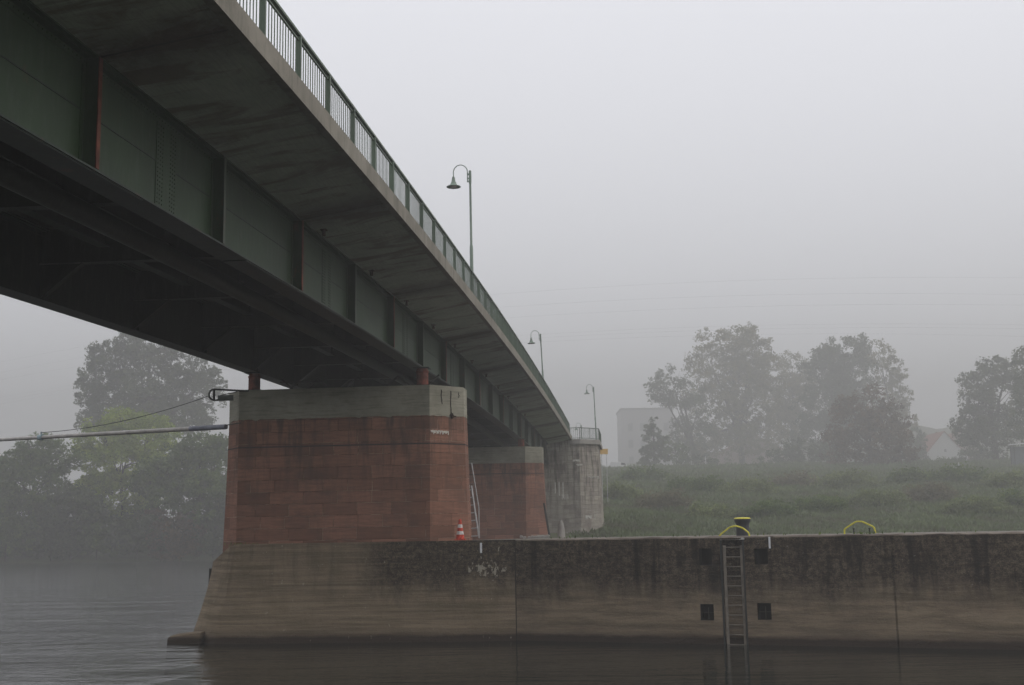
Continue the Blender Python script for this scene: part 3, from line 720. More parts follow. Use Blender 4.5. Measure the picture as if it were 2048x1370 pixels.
lamp(lbase(44.4), 17.20-(zb(44.4)+dk)+.06, R_(-.3), 'nearest and tallest-looking street lamp with bell shade above the bridge railing')
lamp(lbase(80.3), 16.75-(zb(80.3)+dk), R_(-2.2), 'second street lamp with bell shade, midway along the bridge')
lamp(P(-3.42, TA+.9, 11.82), 4.85, R_(-1.6), 'third street lamp, standing at the corner of the abutment balcony')
lamp(at(1164, 905, 150) , 3.4, 0, 'faintest far street lamp, low behind the balcony railing')

# ------------------------------------------------------------------ things on the lock wall
STEEL = simple('alu_rungs', (.36, .36, .36), .5, .25, 8, .3)
LAD = simple('ladder_weathered', (.17, .145, .115), .6, .35, 3, .4)
ld = thing('wall_ladder', W((lu0+lu1)/2, 0, 0), 'grey steel ladder with eleven rungs fixed in the slot of the lock wall', 'ladder')
ua, ub = wall_u(1449, 1180)+.03, wall_u(1485, 1180)+.01
zt_ = wall_z(1460, 1091)
for u in (ua, ub):
    g = MB(); g.bar(W(u, -.08, -.5), W(u, -.08, zt_), .095, .05); g.build('rail', LAD, ld)
for k in range(13):
    z = zt_-.06 - k*.302
    if z < -.3: break
    g = MB(); g.tube([W(ua, -.08, z), W(ub, -.08, z)], .017, 8); g.build('rung', LAD, ld, smooth=True)
g = MB(); g.bar(W(lu0-.02, -.04, ZT-.075), W(lu1+.02, -.04, ZT-.075), .06, .07)
g.build('lintel', simple('pale_lintel', (.5, .48, .46), .8, .3), lw)
for s_ in (lu0+.03, lu1-.03):
    g = MB(); g.bar(W(s_, -.02, -.5), W(s_, -.02, ZT-.12), .05, .05); g.build('slot_edge', pm, lw)
# bollard
bu = wall_u(1471, 1070)+.02; bq = W(bu, -1.05, ZT)
bl = thing('mooring_bollard', bq, 'black mooring bollard with yellow cap behind the ladder top', 'bollard')
BLK = simple('black_iron', (.022, .024, .03), .5, .3, 5, .5); YEL = simple('yellow_paint', (.66, .60, .05), .45, .15, 9, .4)
g = MB(); g.lathe([(.235, 0), (.215, .02), (.208, .33), (.212, .38), (.245, .45), (.262, .49), (.264, .545), (.25, .555)], bq, 28); g.build('shaft', BLK, bl, smooth=True)
g = MB(); g.lathe([(.266, .55), (.264, .57), (.235, .59), (.15, .60), (0, .603)], bq, 28); g.build('cap', YEL, bl, smooth=True)
# yellow grab arches
def arch(pts, nback, label):
    c = W(wall_u(pts[0][0], 1070), -nback, ZT); g = MB(); out = []
    for (x, y) in pts:
        d = ray(x, y); k = (WN.dot(P0) - nback) / WN.dot(d); out.append(Vector((0, 0, H)) + d*k)
    # round the corners
    sm = [out[0]]
    for i in range(1, len(out)-1):
        for f_ in (.7, .9): sm.append(out[i-1].lerp(out[i], f_)) if i else None
        sm.append(out[i].lerp((out[i-1]+out[i+1])/2, .12))
        for f_ in (.1, .3): sm.append(out[i].lerp(out[i+1], f_))
    sm.append(out[-1])
    g.tube(sm, .026, 8); o = g.build('grab_handle', YEL, smooth=True, merge=False); tag(o, label, 'handle', 'yellow grab handles on the lock wall')
arch([(1436, 1076), (1442, 1068), (1460, 1054), (1472, 1052), (1485, 1056), (1497, 1065), (1500, 1076)], .25, 'yellow tube handle arching in front of the yellow capped bollard')
arch([(1689, 1068), (1689, 1058), (1712, 1043), (1724, 1043), (1748, 1054), (1751, 1066)], .3, 'yellow tube handle standing alone on the wall right of the bollard')
for x in (1704, 1736):
    g = MB(); c = W(wall_u(x, 1062), -.45, ZT); g.tube([c, c + ZZ*.16], .022, 8); g.tube([c + ZZ*.16, c + ZZ*.19], .034, 8)
    tag(g.build('anchor_bolt', pm), 'short dark anchor bolt standing under the lone yellow handle', 'bolt', 'anchor bolts under the lone yellow handle')
WHT = simple('white_paint', (.75, .76, .78), .7, .12)
g = MB(); u = wall_u(1539, 1080); g.box(W(u, .014, ZT-.21), WD*.03, WN*.004, ZZ*.18); g.build('white_mark', WHT, lw)
q = Fp(-1.18, .045, 3.1); g = MB(); g.box(q, LT*.035, BD*.004, ZZ*.17); g.build('white_mark', WHT, ft)
M = 260; U = np.concatenate([rng.uniform(.5, 40, 120), rng.normal(21, .5, 40), rng.normal(11.6, .25, 40)]); pts_ = [W(u_, rng.uniform(-.5, .0), ZT+.01) for u_ in U]
pts_ += [Fp(rng.uniform(-10.3, -9.2), rng.uniform(-.9, -.05), ZT-.1*rng.random()) for _ in range(60)]
cen = np.array([tuple(q_) for q_ in pts_]); M = len(cen); sz = rng.uniform(.025, .075, M)
a = rng.normal(size=(M, 3))*np.array([.5, .5, 1]); a[:, 2] = np.abs(a[:, 2])+.5; a /= np.linalg.norm(a, axis=1)[:, None]; b = np.cross(a, rng.normal(size=(M, 3))); b /= np.linalg.norm(b, axis=1)[:, None]
a *= sz[:, None]; b *= sz[:, None]*.35; cen = cen + a*.7
WEEDS = (np.stack([cen-a, cen+b, cen+a, cen-b], 1).reshape(-1, 3), rng.random(M))
# traffic cone
cq = at(920.5, 1081, 43.9); cq.z = ZT
cn = thing('traffic_cone', cq, 'red and white striped traffic cone beside the nearest pier', 'traffic cone')
RED = simple('cone_red', (.46, .055, .032), .7, .4, 14); CW = simple('cone_white', (.56, .55, .53), .6, .25, 14)
g = MB(); g.box(cq + ZZ*.025, Vector((.2, 0, 0)), Vector((0, .2, 0)), ZZ*.02); g.build('base', RED, cn, bevel=.01)
def cr(z): return .155 - (z-.04)*.155
bands = [(.04, .20, RED), (.20, .32, CW), (.32, .44, RED), (.44, .56, CW), (.56, .74, RED)]
for (z0, z1, m_) in bands:
    g = MB(); pr = [(cr(z0), z0), (cr(z1), z1)]
    if z1 > .7: pr.append((0, z1+.01))
    g.lathe(pr, cq, 20); g.build('stripe', m_, cn, smooth=True)
# leaning aluminium ladder, handrail pole, dark post, small sign beside the pier
D_ = 45.3
lb = thing('leaning_ladder', at(948, 1076, D_), 'light aluminium ladder leaning beside the nearest pier, behind the cone', 'ladder')
rb_, rt_ = at(958, 1076, D_), at(943, 972, D_+.9); lb_, lt_ = at(938, 1077, D_), at(923, 975, D_+.9)
for a, b in ((rb_, rt_), (lb_, lt_)):
    g = MB(); g.bar(a, b, .05, .06); g.build('rail', STEEL, lb)
for k in range(7):
    f_ = .04 + k*.148; g = MB(); g.tube([lb_.lerp(lt_, f_), rb_.lerp(rt_, f_)], .022, 8); g.build('rung', STEEL, lb)
g = MB(); g.tube([at(958.5, 1076, D_-.1), at(957.5, 1015, D_-.1), at(943, 926, D_+.3)], .022, 8)
tag(g.build('handrail_pole', STEEL, smooth=True), 'thin bent handrail pole rising above the leaning ladder', 'handrail')
g = MB(); g.bar(at(934, 1077, D_-.5), at(930, 1021, D_-.5), .13, .08); g.bar(at(930, 1037, D_-.5), at(921, 1038, D_-.5), .05, .05)
tag(g.build('wooden_post', simple('dark_wood', (.035, .028, .022), .9)), 'dark timber post between the cone and the leaning ladder', 'post')
sg = thing('notice_sign', at(932, 976, 46.6), 'small white and green notice plate half hidden behind the nearest pier', 'sign')
c = at(931, 973, 46.6); g = MB(); g.box(c, Vector((.17, 0, 0)), Vector((0, .01, 0)), ZZ*.055); g.build('white_panel', WHT, sg)
c = at(931, 978.5, 46.6); g = MB(); g.box(c, Vector((.17, 0, 0)), Vector((0, .01, 0)), ZZ*.042); g.build('green_panel', simple('sign_green', (.12, .4, .06), .5), sg)
g = MB(); g.tube([at(926, 1076, 46.65), at(926, 970, 46.65)], .02, 8); g.build('post', STEEL, sg)

# ------------------------------------------------------------------ trees and shrubs
def leaf_mesh(lobes, n_clump, per, leaf, crad, hollow=.55, flat=.8):
    """lobes: list of (centre, radii). returns verts, faces, tint"""
    more = []
    for (c, rr_) in lobes:
        for _ in range(4):
            d0 = rng.normal(size=3); d0 /= np.linalg.norm(d0); f0 = rng.uniform(.28, .5)
            more.append((tuple(np.array(c) + d0*np.array(rr_)*rng.uniform(.8, 1.12)), tuple(np.array(rr_)*f0)))
    lobes = list(lobes) + more
    vol = np.array([l[1][0]*l[1][1]*l[1][2] for l in lobes])**.75; pr = vol/vol.sum()
    idx = rng.choice(len(lobes), n_clump, p=pr)
    C_ = np.array([l[0] for l in lobes], float)[idx]; Rr = np.array([l[1] for l in lobes], float)[idx]
    d = rng.normal(size=(n_clump, 3)); d /= np.linalg.norm(d, axis=1)[:, None]
    rad = (hollow + (1-hollow)*rng.random(n_clump)**.7)*rng.choice([1, 1, 1, 1.12], n_clump)
    cc = C_ + d*Rr*rad[:, None]
    ct = np.clip(.5 + rng.normal(0, .22, n_clump), 0, 1)
    cr_ = crad*(.6 + .8*rng.random(n_clump))
    M = n_clump*per
    off = rng.normal(size=(M, 3)); off *= (rng.random(M)**.45/np.linalg.norm(off, axis=1))[:, None]
    off[:, 2] *= flat
    cen = np.repeat(cc, per, 0) + off*np.repeat(cr_, per)[:, None]
    a = rng.normal(size=(M, 3)); a /= np.linalg.norm(a, axis=1)[:, None]
    b = np.cross(a, rng.normal(size=(M, 3))); b /= np.linalg.norm(b, axis=1)[:, None]
    s_ = leaf*(.6 + .8*rng.random(M))[:, None]
    a *= s_; b *= s_*.62
    v = np.stack([cen-a, cen+b, cen+a, cen-b], 1).reshape(-1, 3)
    tint = np.clip(np.repeat(ct, per) + rng.normal(0, .16, M), 0, 1)
    return v, tint
def mesh_quads(name, v, tint, mat, parent=None):
    n = len(v)//4; me = bpy.data.meshes.new(name)
    me.vertices.add(len(v)); me.vertices.foreach_set('co', v.astype(np.float32).ravel())
    me.loops.add(n*4); me.loops.foreach_set('vertex_index', np.arange(n*4, dtype=np.int32))
    me.polygons.add(n); me.polygons.foreach_set('loop_start', np.arange(0, n*4, 4, dtype=np.int32))
    me.update(calc_edges=True)
    at_ = me.attributes.new('tint', 'FLOAT', 'FACE'); at_.data.foreach_set('value', tint.astype(np.float32))
    me.materials.append(mat); o = bpy.data.objects.new(name, me); COL.objects.link(o)
    if parent: o.parent = parent; o.matrix_parent_inverse = parent.matrix_basis.inverted()
    return o
def px_lobes(D, lst, depth=.8):
    out = []
    for (x, y, rx, ry) in lst:
        c = at(x, y, D + rng.uniform(-1, 1)); m = D/FPX; out.append((tuple(c), (rx*m, max(rx, ry)*m*depth, ry*m)))
    return out
def tree(name, D, bx, base_z, lobes_px, mat, label, dens=1.0, leaf=.26, crad=.75, cat='tree', trunk_r=.35, hollow=.5, group=None, trunk_top=None, far=True):
    if far:
        D2 = fz(D)*(1.17 if D > 155 else 1.05); q = D2/D; leaf *= q*.62; crad *= q*.72; trunk_r *= q; D = D2
    else: q = 1
    lobes = px_lobes(D, lobes_px); bp = at(bx, 900, D)
    if base_z is None: base_z = ground_h(bp.x, bp.y)-.1
    base = Vector((bp.x, bp.y, base_z)); r = thing(name, base, label, cat, group)
    area = sum(l[1][0]*l[1][2]*3.1 for l in lobes)/(q*q)
    ncl = max(8, int(area*dens*(5.0 if far else 2.0))); v, t = leaf_mesh(lobes, ncl, 26, leaf, crad, hollow)
    v = v[:]; mesh_quads('crown', v, t, mat, r)
    g = MB(); cs = [Vector(l[0]) for l in lobes]; zc = max(c.z for c in cs); ax = sum((c.x for c in cs))/len(cs)
    fork = base + Vector(((ax-base.x)*.3, 0, (min(c.z for c in cs)-base.z)*.75 + .3)) if len(cs) > 1 else base.lerp(cs[0], .55)
    tp = Vector((ax, base.y, base.z + (zc-base.z)*.9))
    g.tube([base - ZZ*.3, base.lerp(fork, .15), fork, fork.lerp(tp, .5) + Vector((rng.normal(0, .3), 0, 0)), tp], [trunk_r*1.25, trunk_r, trunk_r*.8, trunk_r*.45, .05], 8)
    for c, l in zip(cs, lobes):
        s0 = fork.lerp(tp, rng.uniform(0, .45)); mid = s0.lerp(c, .5) + Vector((0, rng.normal(0, .3), -.3)); g.tube([s0, mid, c], [trunk_r*.5, trunk_r*.32, .06], 6)
        for q in range(4):
            dv = Vector(rng.normal(size=3)); dv.normalize(); e = c + Vector((dv.x*l[1][0], dv.y*l[1][1], abs(dv.z)*l[1][2]))*.85
            m0 = mid.lerp(c, rng.uniform(0, 1)); g.tube([m0, m0.lerp(e, .5) + ZZ*.2, e], [.13, .08, .025], 5)
    g.build('trunk', BARK, r, merge=False)
    return r
DT = 165
tree('deciduous_tree', DT, 1487, None, [(1462, 690, 62, 38), (1420, 720, 48, 40), (1500, 712, 48, 45), (1465, 760, 78, 48), (1425, 800, 60, 40), (1510, 790, 50, 50), (1470, 850, 55, 38), (1515, 740, 32, 32), (1450, 890, 70, 34), (1400, 870, 40, 34), (1530, 870, 40, 40)],
     LEAF_YELLOW, 'tallest yellowing tree with visible trunk in the middle of the far bank', .85, .25, .8, trunk_r=.48, hollow=.62)
tree('deciduous_tree', DT-5, 1400, None, [(1345, 762, 38, 28), (1320, 785, 28, 22), (1368, 790, 38, 30), (1395, 825, 34, 36), (1350, 805, 30, 18), (1385, 870, 40, 40), (1360, 900, 34, 28)],
     LEAF_DARK, 'sparse wide tree reaching left of the tallest yellowing tree', .7, .22, .7, trunk_r=.34, hollow=.65)
tree('deciduous_tree', DT+8, 1590, None, [(1585, 740, 40, 36), (1560, 800, 46, 48), (1600, 790, 44, 54), (1570, 860, 50, 46)],
     LEAF_YELLOW, 'pale thin tree between the tallest tree and the broad tree', 1.0, .24, .8)
tree('deciduous_tree', DT-4, 1668, None, [(1690, 712, 52, 42), (1650, 740, 50, 48), (1712, 750, 50, 50), (1660, 810, 66, 58), (1710, 830, 60, 50), (1640, 870, 60, 40)],
     LEAF_DARK, 'broad dark green domed tree, second tallest on the far bank', 1.25, .25, .8, trunk_r=.5)
tree('deciduous_tree', DT, 1790, None, [(1760, 712, 36, 24), (1782, 745, 30, 36), (1795, 795, 28, 44), (1800, 850, 30, 40)],
     LEAF_YELLOW, 'airy yellow tree at the right shoulder of the broad dark tree', .85, .24, .7, hollow=.6)
tree('deciduous_tree', 140, 1740, None, [(1735, 815, 56, 30), (1705, 850, 54, 40), (1775, 850, 56, 44), (1740, 890, 82, 44), (1725, 930, 66, 36), (1780, 925, 46, 34)],
     LEAF_RUSSET, 'low russet brown tree in front of the broad dark tree', 1.15, .22, .7, trunk_r=.3)
tree('conifer_tree', 150, 1307, None, [(1307, 846, 6, 14), (1306, 862, 15, 14), (1308, 880, 22, 16), (1307, 900, 27, 16), (1309, 918, 30, 14)],
     LEAF_DARK, 'small pointed dark conifer at the left end of the far bank', 3.0, .18, .4, trunk_r=.16)
tree('deciduous_tree', 158, 1838, None, [(1836, 878, 20, 20), (1828, 900, 22, 22), (1842, 912, 18, 16)],
     LEAF_DARK, 'small dark rounded tree left of the white gabled house', 1.5, .2, .5, trunk_r=.18)
tree('deciduous_tree', 145, 1990, None, [(1985, 745, 40, 30), (2015, 735, 34, 26), (1955, 790, 36, 40), (2000, 800, 56, 50), (1945, 850, 40, 40), (1990, 870, 66, 44)],
     LEAF_DARK, 'dark spreading tree right of the white gabled house', 1.1, .24, .8, trunk_r=.45)
tree('deciduous_tree', 135, 2062, None, [(2052, 722, 24, 30), (2070, 780, 40, 50), (2065, 850, 44, 50)],
     LEAF_DARK, 'dark tree cut off by the right edge of the view', 1.0, .24, .8, trunk_r=.4)
# low dark shrubs on the terrace between trunks
for (x, y, rx, ry, m_, lab) in ((1400, 925, 34, 14, LEAF_DARK, 'low dark hedge shrub left of the tallest trunk'), (1560, 915, 40, 20, LEAF_DARK, 'dark shrub right of the tallest trunk'),
                          (1620, 905, 46, 26, LEAF_DARK, 'dense dark shrub under the broad tree'), (1900, 925, 36, 10, LEAF_GREEN, 'low shrub below the white gabled house'), (1350, 905, 24, 24, LEAF_GREEN, 'rounded shrub right of the small conifer'),
                          (1950, 915, 40, 20, LEAF_DARK, 'dark shrub left of the shelter')):
    tree('shrub', 152, x, None, [(x, y, rx, ry), (x+rx*.5, y+3, rx*.6, ry*.8)], m_, lab, 1.7, .18, .5, 'shrub', .08)
# scrub on the slope
slope = [(1235, 1010, 40, 30, 100), (1290, 985, 44, 26, 108), (1330, 1025, 48, 30, 97), (1400, 1000, 46, 30, 102), (1430, 1035, 50, 26, 95), (1500, 1005, 50, 30, 101), (1545, 1035, 46, 28, 95),
         (1600, 995, 46, 26, 104), (1640, 1030, 50, 30, 96), (1700, 1000, 46, 32, 103), (1760, 1025, 52, 30, 97), (1820, 1000, 40, 26, 104), (1860, 1020, 48, 34, 98), (1925, 990, 50, 34, 104),
         (1960, 1035, 54, 30, 95), (2015, 1000, 46, 34, 101), (2050, 1030, 44, 34, 96)]
names = ['yellow green', 'grey green', 'brownish', 'dull green', 'pale green']
for i, (x, y, rx, ry, D) in enumerate(slope):
    D = 92 + (D-92)*7.0 + 10; ry *= .68; q = at(x, y, D); gz = ground_h(q.x, q.y); m_ = [LEAF_OLIVE, LEAF_GREEN, LEAF_BROWN, LEAF_GREEN, LEAF_OLIVE][i % 5]
    ord_ = ['first','second','third','fourth','fifth','sixth','seventh','eighth','ninth','tenth','eleventh','twelfth','thirteenth','fourteenth','fifteenth','sixteenth','seventeenth'][i]
    cz = gz + ry*D/FPX*.6; lob = [((q.x, q.y, cz), (rx*D/FPX, rx*D/FPX*.8, ry*D/FPX)), ((q.x+rx*D/FPX*.6, q.y+.5, cz-.3), (rx*D/FPX*.6, rx*D/FPX*.6, ry*D/FPX*.7)), ((q.x-rx*D/FPX*.6, q.y+.3, cz-.2), (rx*D/FPX*.6, rx*D/FPX*.6, ry*D/FPX*.75))]
    r = thing('shrub', (q.x, q.y, gz), f'{names[i % 5]} bush on the far river slope, {ord_} bush counted from the abutment', 'shrub', 'bushes on the far river slope')
    v, t = leaf_mesh(lob, int(60 + rx*2.0), 30, .11*D/100, .55*D/100, .4); mesh_quads('crown', v, t, m_, r)
    g = MB()
    for k in range(5): e = Vector(lob[k % 3][0]) + Vector((rng.normal(0, .4), 0, .3)); g.tube([(q.x, q.y, gz-.2), e], [.05, .02], 5)
    g.build('stems', BARK, r, merge=False)
# grass and weeds over the whole slope
M = 130000; Y = 87 + (rng.random(M)**1.0)*232; X = (rng.random(M)*.42 + .045)*Y
hh = np.array([ground_h(a_, b_) for a_, b_ in zip(X, Y)]); X = X[hh > .05]; Y = Y[hh > .05]; hh = hh[hh > .05]
M = len(X); patch = .5 + .3*np.sin(X*.35+1)*np.cos(Y*.22) + .2*np.sin(X*.9+Y*.4)
sz = (.10 + .24*rng.random(M)*(.5+patch))*(Y/100)**.8; cen = np.stack([X, Y, hh + sz*.5], 1)
a = rng.normal(size=(M, 3))*np.array([.6, .6, 1]); a[:, 2] = np.abs(a[:, 2])+.6; a /= np.linalg.norm(a, axis=1)[:, None]
b = np.cross(a, rng.normal(size=(M, 3))); b /= np.linalg.norm(b, axis=1)[:, None]; a *= sz[:, None]*1.2; b *= sz[:, None]*.5
v = np.stack([cen-a, cen+b, cen+a, cen-b], 1).reshape(-1, 3)
o = mesh_quads('grass', v, np.clip(patch + rng.normal(0, .15, M), 0, 1), m_leaf('weed_leaf', (.10, .10, .055), (.105, .140, .055), (.145, .185, .075)))
tag(o, 'grass and weeds covering the far river slope', 'grass', kind='stuff')
o = mesh_quads('weeds', WEEDS[0], WEEDS[1], LEAF_GREEN); tag(o, 'tiny weeds growing along the top edge of the lock wall', 'weeds', kind='stuff')

# left bank
tree('poplar_tree', 285, 300, None, [(300, 690, 70, 40), (235, 720, 60, 46), (370, 730, 60, 44), (200, 760, 52, 50), (300, 770, 90, 60), (395, 780, 52, 50), (240, 830, 80, 40), (350, 835, 85, 40), (270, 650, 40, 40), (420, 760, 26, 26), (175, 800, 24, 36)],
     LEAF_DARK, 'huge pale grey tree towering over the left bank', 0.62, .34, 1.1, trunk_r=.9, hollow=.45, far=False)
tree('willow_tree', 209, 250, 1.0, [(245, 850, 60, 32), (210, 880, 60, 40), (290, 885, 66, 42), (250, 930, 90, 50), (240, 990, 90, 50)],
     LEAF_LIME, 'yellow green bushy tree in front of the huge grey tree', 1.6, .26, .9, trunk_r=.3, far=False)
tree('willow_tree', 203, 70, .8, [(75, 895, 46, 26), (40, 930, 56, 30), (110, 920, 50, 34), (60, 980, 80, 50), (30, 1030, 80, 50)],
     LEAF_GREEN, 'spreading green tree at the left edge of the view', 1.6, .26, .9, trunk_r=.3, far=False)
tree('willow_tree', 202, 400, .8, [(400, 900, 60, 34), (430, 930, 60, 44), (360, 945, 60, 44), (400, 1000, 80, 54)],
     LEAF_GREEN, 'rounded green tree just left of the nearest pier', 1.6, .26, .9, trunk_r=.3, far=False)
for i, (x, y, rx, ry, m_, lab) in enumerate(((150, 1020, 60, 44, LEAF_DARK, 'dark bush at the water between the left edge tree and the willow'), (20, 1070, 70, 40, LEAF_GREEN, 'low green bush at the water on the left edge of the view'),
        (110, 1080, 56, 34, LEAF_DARK, 'dark low bush at the waterline below the left edge tree'), (200, 1070, 56, 36, LEAF_GREEN, 'green bush hanging over the water below the willow'),
        (280, 1060, 60, 44, LEAF_DARK, 'dark bush overhanging the water in the middle of the left bank'), (350, 1062, 54, 42, LEAF_RUSSET, 'brownish bush at the water left of the nearest pier'),
        (430, 1055, 56, 50, LEAF_DARK, 'dark bush at the water partly hidden by the nearest pier'), (320, 950, 50, 40, LEAF_GREEN, 'green bush between the willow and the rounded tree'), (-40, 1000, 70, 80, LEAF_GREEN, 'green bush mostly outside the left edge'))):
    tree('shrub', 200, x, .6, [(x, y, rx, ry), (x+rx*.5, y+6, rx*.6, ry*.8), (x-rx*.5, y+8, rx*.6, ry*.7)], m_, lab, 2.0, .24, .7, 'shrub', .1, far=False)

# ------------------------------------------------------------------ houses, vehicle, signs beyond the bank
def gable_house(name, x, D, wx, dy, hw, hr, wall_m, roof_m, label, wins):
    D = fz(D); S = 2.5; q = at(x, 925, D); c = Vector((q.x, D, 19.0)); wx *= S; dy *= S; hw *= S; hr *= S; wins = [(a*S, b*S) for a, b in wins]
    r = thing(name, c, label, 'house'); g = MB(); x0, x1, y0, y1, z = c.x-wx/2, c.x+wx/2, c.y-dy/2, c.y+dy/2, c.z
    g.quad((x0, y0, z), (x1, y0, z), (x1, y0, z+hw), (x0, y0, z+hw)); g.face([(x0, y0, z+hw), (x1, y0, z+hw), (c.x, y0, z+hr)])
    g.quad((x1, y0, z), (x1, y1, z), (x1, y1, z+hw), (x1, y0, z+hw)); g.quad((x0, y1, z), (x0, y0, z), (x0, y0, z+hw), (x0, y1, z+hw))
    g.quad((x1, y1, z), (x0, y1, z), (x0, y1, z+hw), (x1, y1, z+hw)); g.face([(x1, y1, z+hw), (x0, y1, z+hw), (c.x, y1, z+hr)]); g.build('wall', wall_m, r)
    g = MB()
    for s_ in (-1, 1):
        a, b = Vector((c.x, 0, z+hr+.12)), Vector((c.x+s_*(wx/2+.5), 0, z+hw-.35))
        p = [Vector((a.x, y0-.5, a.z)), Vector((b.x, y0-.5, b.z)), Vector((b.x, y1+.5, b.z)), Vector((a.x, y1+.5, a.z))]
        g.quad(*p); g.quad(*[k - ZZ*.2 for k in p[::-1]]); g.quad(p[0], p[1], p[1]-ZZ*.2, p[0]-ZZ*.2); g.quad(p[1], p[2], p[2]-ZZ*.2, p[1]-ZZ*.2)
    ro = g.build('roof', roof_m, r); g = MB(); g.wbox(c.x+.8, c.x+1.4, c.y, c.y+.6, z+hr-1.2, z+hr+.7); g.build('chimney', RUST, ro)
    for (wx_, wz) in wins:
        g = MB(); g.wbox(c.x+wx_-.5, c.x+wx_+.5, y0-.05, y0-.003, z+wz-.65, z+wz+.65); f_ = g.build('window', WHT, r)
        g = MB()
        for s_ in (-.22, .22): g.wbox(c.x+wx_+s_-.17, c.x+wx_+s_+.17, y0-.07, y0-.052, z+wz-.52, z+wz+.52)
        g.build('pane', simple('window_glass', (.05, .06, .07), .15), f_)
    return r
HW = simple('white_render', (.62, .62, .62), .9, .1); ROOF = simple('red_tiles', (.26, .09, .06), .85, .3, 3); PINK = simple('pink_render', (.34, .25, .22), .9, .15)
gable_house('gabled_house', 1872, 192, 7, 9, 4.2, 8.2, HW, ROOF, 'white gabled house with red roof between trees at the right', [(-1.8, 2.4), (1.6, 2.4), (0, 5.2)])
gable_house('gabled_house', 1905, 205, 10, 9, 4.6, 9.6, PINK, ROOF, 'pinkish house with a red roof behind the white gabled house', [(-3, 2.4), (0, 2.4), (3, 2.4), (1, 6)])
gable_house('gabled_house', 1500, 195, 15, 9, 4.8, 8.5, PINK, ROOF, 'long pinkish house glimpsed behind the tallest tree trunk', [(-6, 1.8), (-3.5, 1.8), (-1, 1.8), (1.5, 1.8), (4, 1.8), (6.3, 1.8)])
q = Vector((at(1285, 900, 770).x, 770, 12))
fb = thing('block_building', q, 'tall grey block building fading in the fog left of the conifer', 'building')
g = MB(); g.wbox(q.x-13, q.x+20, 767, 800, 15, 79); g.build('wall', simple('grey_render', (.44, .42, .435), .9, .08), fb)
g = MB(); g.wbox(q.x-13.6, q.x+20.6, 766.4, 800.5, 79, 80.2); g.build('roof', simple('grey_roof', (.2, .2, .2), .9), fb)
for i in range(4):
    for j in range(4):
        g = MB(); g.wbox(q.x-9+i*7.5, q.x-6+i*7.5, 766.9, 766.98, 34+j*10.5, 39+j*10.5); g.build('window', simple('dim_glass', (.12, .13, .14), .3) if i+j == 0 else bpy.data.materials['dim_glass'], fb)
# low garden wall along the terrace edge
g = MB(); a = at(1330, 934, 312); b = at(1600, 931, 315); g.bar(Vector((a.x, a.y, ground_h(a.x, a.y)+.4)), Vector((b.x, b.y, ground_h(b.x, b.y)+.4)), .4, 1.1)
tag(g.build('garden_wall', simple('dark_wall', (.06, .05, .045), .9)), 'low dark wall along the terrace below the tallest tree', 'wall')
# white van
q = at(1240, 925, 308); gz = ground_h(q.x, q.y)
vn = thing('parked_van', (q.x, q.y, gz), 'white van parked at the top of the bank beside the abutment', 'van')
VW = simple('van_white', (.7, .7, .7), .3, .03, 3, .5); VG = simple('van_glass', (.03, .035, .04), .1, .1, 3, .6); TY = simple('tyre', (.02, .02, .02), .8)
pr = [(-2.5, .35), (2.4, .35), (2.45, 1.0), (2.35, 1.35), (1.55, 1.5), (1.0, 2.1), (-2.35, 2.2), (-2.5, 1.9)]
g = MB(); A = [(q.x+x, q.y-.95, gz+z) for x, z in pr]; B_ = [(q.x+x, q.y+.95, gz+z) for x, z in pr]; g.face(A); g.face(B_[::-1])
for k in range(len(pr)): g.quad(A[k], B_[k], B_[(k+1) % 8], A[(k+1) % 8])
g.build('body', VW, vn, bevel=.06)
g = MB(); g.face([(q.x+.2, q.y-.965, gz+1.4), (q.x+1.45, q.y-.965, gz+1.4), (q.x+1.0, q.y-.965, gz+1.95), (q.x+.2, q.y-.965, gz+1.98)]); g.build('side_window', VG, vn)
for x in (-1.6, 1.6):
    for y in (-.97, .97):
        g = MB(); g.tube([(q.x+x, q.y+y-.1, gz+.36), (q.x+x, q.y+y+.1, gz+.36)], .36, 16); g.build('wheel', TY, vn)
# yellow direction sign
q = at(1208, 903, 150); sgn = thing('road_sign', (q.x, q.y, ground_h(q.x, q.y)), 'blank-looking yellow road sign on posts right of the abutment', 'road sign')
g = MB(); g.box(q, Vector((.48, 0, 0)), Vector((0, .03, 0)), ZZ*.33); g.build('panel', simple('sign_yellow', (.62, .38, .10), .5, .08), sgn, bevel=.02)
for s_ in (-.3, .3):
    g = MB(); g.tube([(q.x+s_, q.y+.06, ground_h(q.x, q.y)), (q.x+s_, q.y+.06, q.z+.2)], .035, 8); g.build('post', STEEL, sgn)
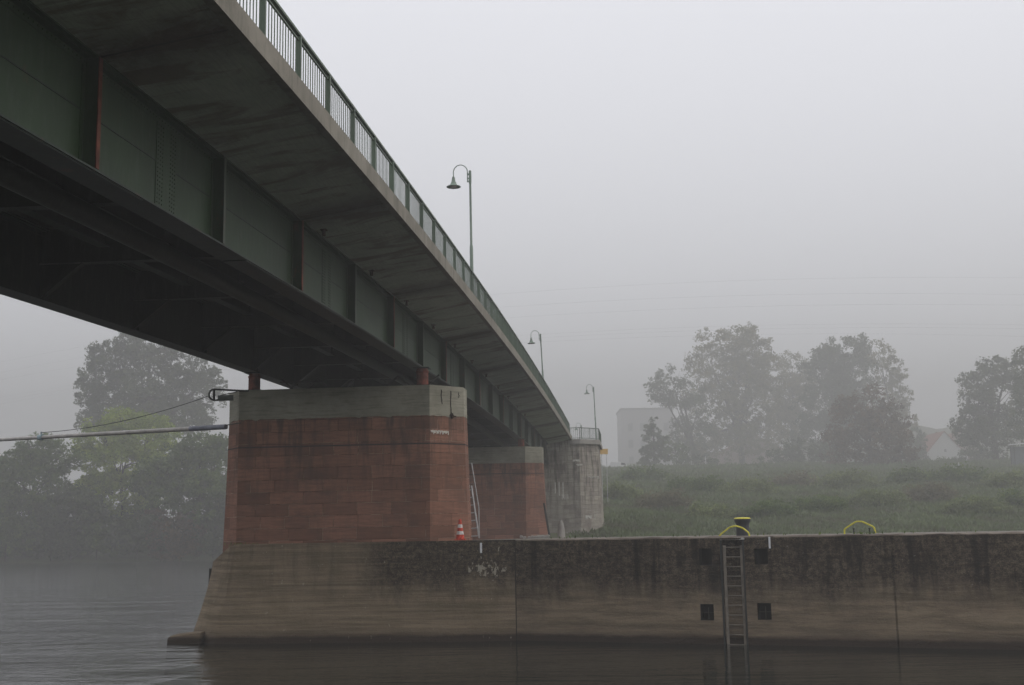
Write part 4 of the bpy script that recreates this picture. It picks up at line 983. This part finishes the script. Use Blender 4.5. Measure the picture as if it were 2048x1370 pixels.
# shelter with pale roof at the right edge
q = at(2035, 928, 264); gz = ground_h(q.x, q.y); sh = thing('shelter', (q.x, q.y, gz), 'small shelter with pale flat roof at the right edge', 'shelter')
zt = at(2035, 888, 264).z
g = MB(); g.box((q.x+.6, q.y, zt), Vector((1.9, 0, .12)), Vector((0, 1.2, 0)), ZZ*.09); g.build('roof', WHT, sh, bevel=.02)
for dx in (-.9, 2.2):
    for dy in (-1, 1): g = MB(); g.wbox(q.x+dx-.06, q.x+dx+.06, q.y+dy-.06, q.y+dy+.06, gz, zt-.09-.05*(dx < 0)); g.build('post', pm, sh)
g = MB(); g.wbox(q.x-.9, q.x+2.2, q.y+.95, q.y+1.0, gz+.3, zt-.5); g.build('rear_panel', simple('shelter_panel', (.12, .14, .15), .4), sh)
for (x, y, h_, D, lab) in ((1411, 912, 3.1, 316, 'slim white post in the grass left of the tallest tree'), (1918, 933, 1.6, 260, 'short white marker post on the slope right of the white house')):
    q = at(x, y, D); gz = ground_h(q.x, q.y); g = MB(); g.lathe([(.09, 0), (.09, h_*.9), (.05, h_), (0, h_)], (q.x, q.y, gz), 10); tag(g.build('marker_post', WHT), lab, 'post', None)

# overhead power lines beyond the river
WIRE = simple('wire', (.03, .03, .03), .6)
for i, (yl, yr) in enumerate(((735, 563), (755, 598), (768, 618), (803, 658), (810, 666), (817, 683))):
    pl = at(-120, yl+14, 480); pr_ = at(2250, yr-3, 380); g = MB(); pts = []
    for k in range(41):
        f_ = k/40; q = pl.lerp(pr_, f_); target_mid = at(1100, [585, 612, 634, 671, 678, 686][i], pl.lerp(pr_, .535).y).z
        base_mid = pl.lerp(pr_, .535).z; q.z -= (base_mid-target_mid)*4*f_*(1-f_); pts.append(q)
    g.tube(pts, .017, 4, False); o = g.build('power_cable', WIRE, merge=False)
    tag(o, ['topmost', 'second highest', 'third highest', 'fourth from the top', 'second lowest', 'lowest'][i] + ' of the six faint power cables spanning the foggy sky', 'cable', 'overhead power cables')

# ------------------------------------------------------------------ fog
me = bpy.data.meshes.new('haze'); bm = bmesh.new(); bmesh.ops.create_cube(bm, size=1); bm.to_mesh(me); bm.free()
hz = bpy.data.objects.new('haze', me); COL.objects.link(hz); hz.scale = (860, 950, 107.2); hz.location = (0, 396, 50.4)
hm = bpy.data.materials.new('fog'); hm.use_nodes = True; t = hm.node_tree; t.nodes.clear()
out = t.nodes.new('ShaderNodeOutputMaterial'); pv = t.nodes.new('ShaderNodeVolumePrincipled')
pv.inputs['Color'].default_value = (.58, .58, .582, 1); pv.inputs['Density'].default_value = .0028; pv.inputs['Anisotropy'].default_value = .2
t.links.new(pv.outputs[0], out.inputs['Volume']); me.materials.append(hm)
tag(hz, 'pale morning fog over the river', 'fog', kind='stuff')
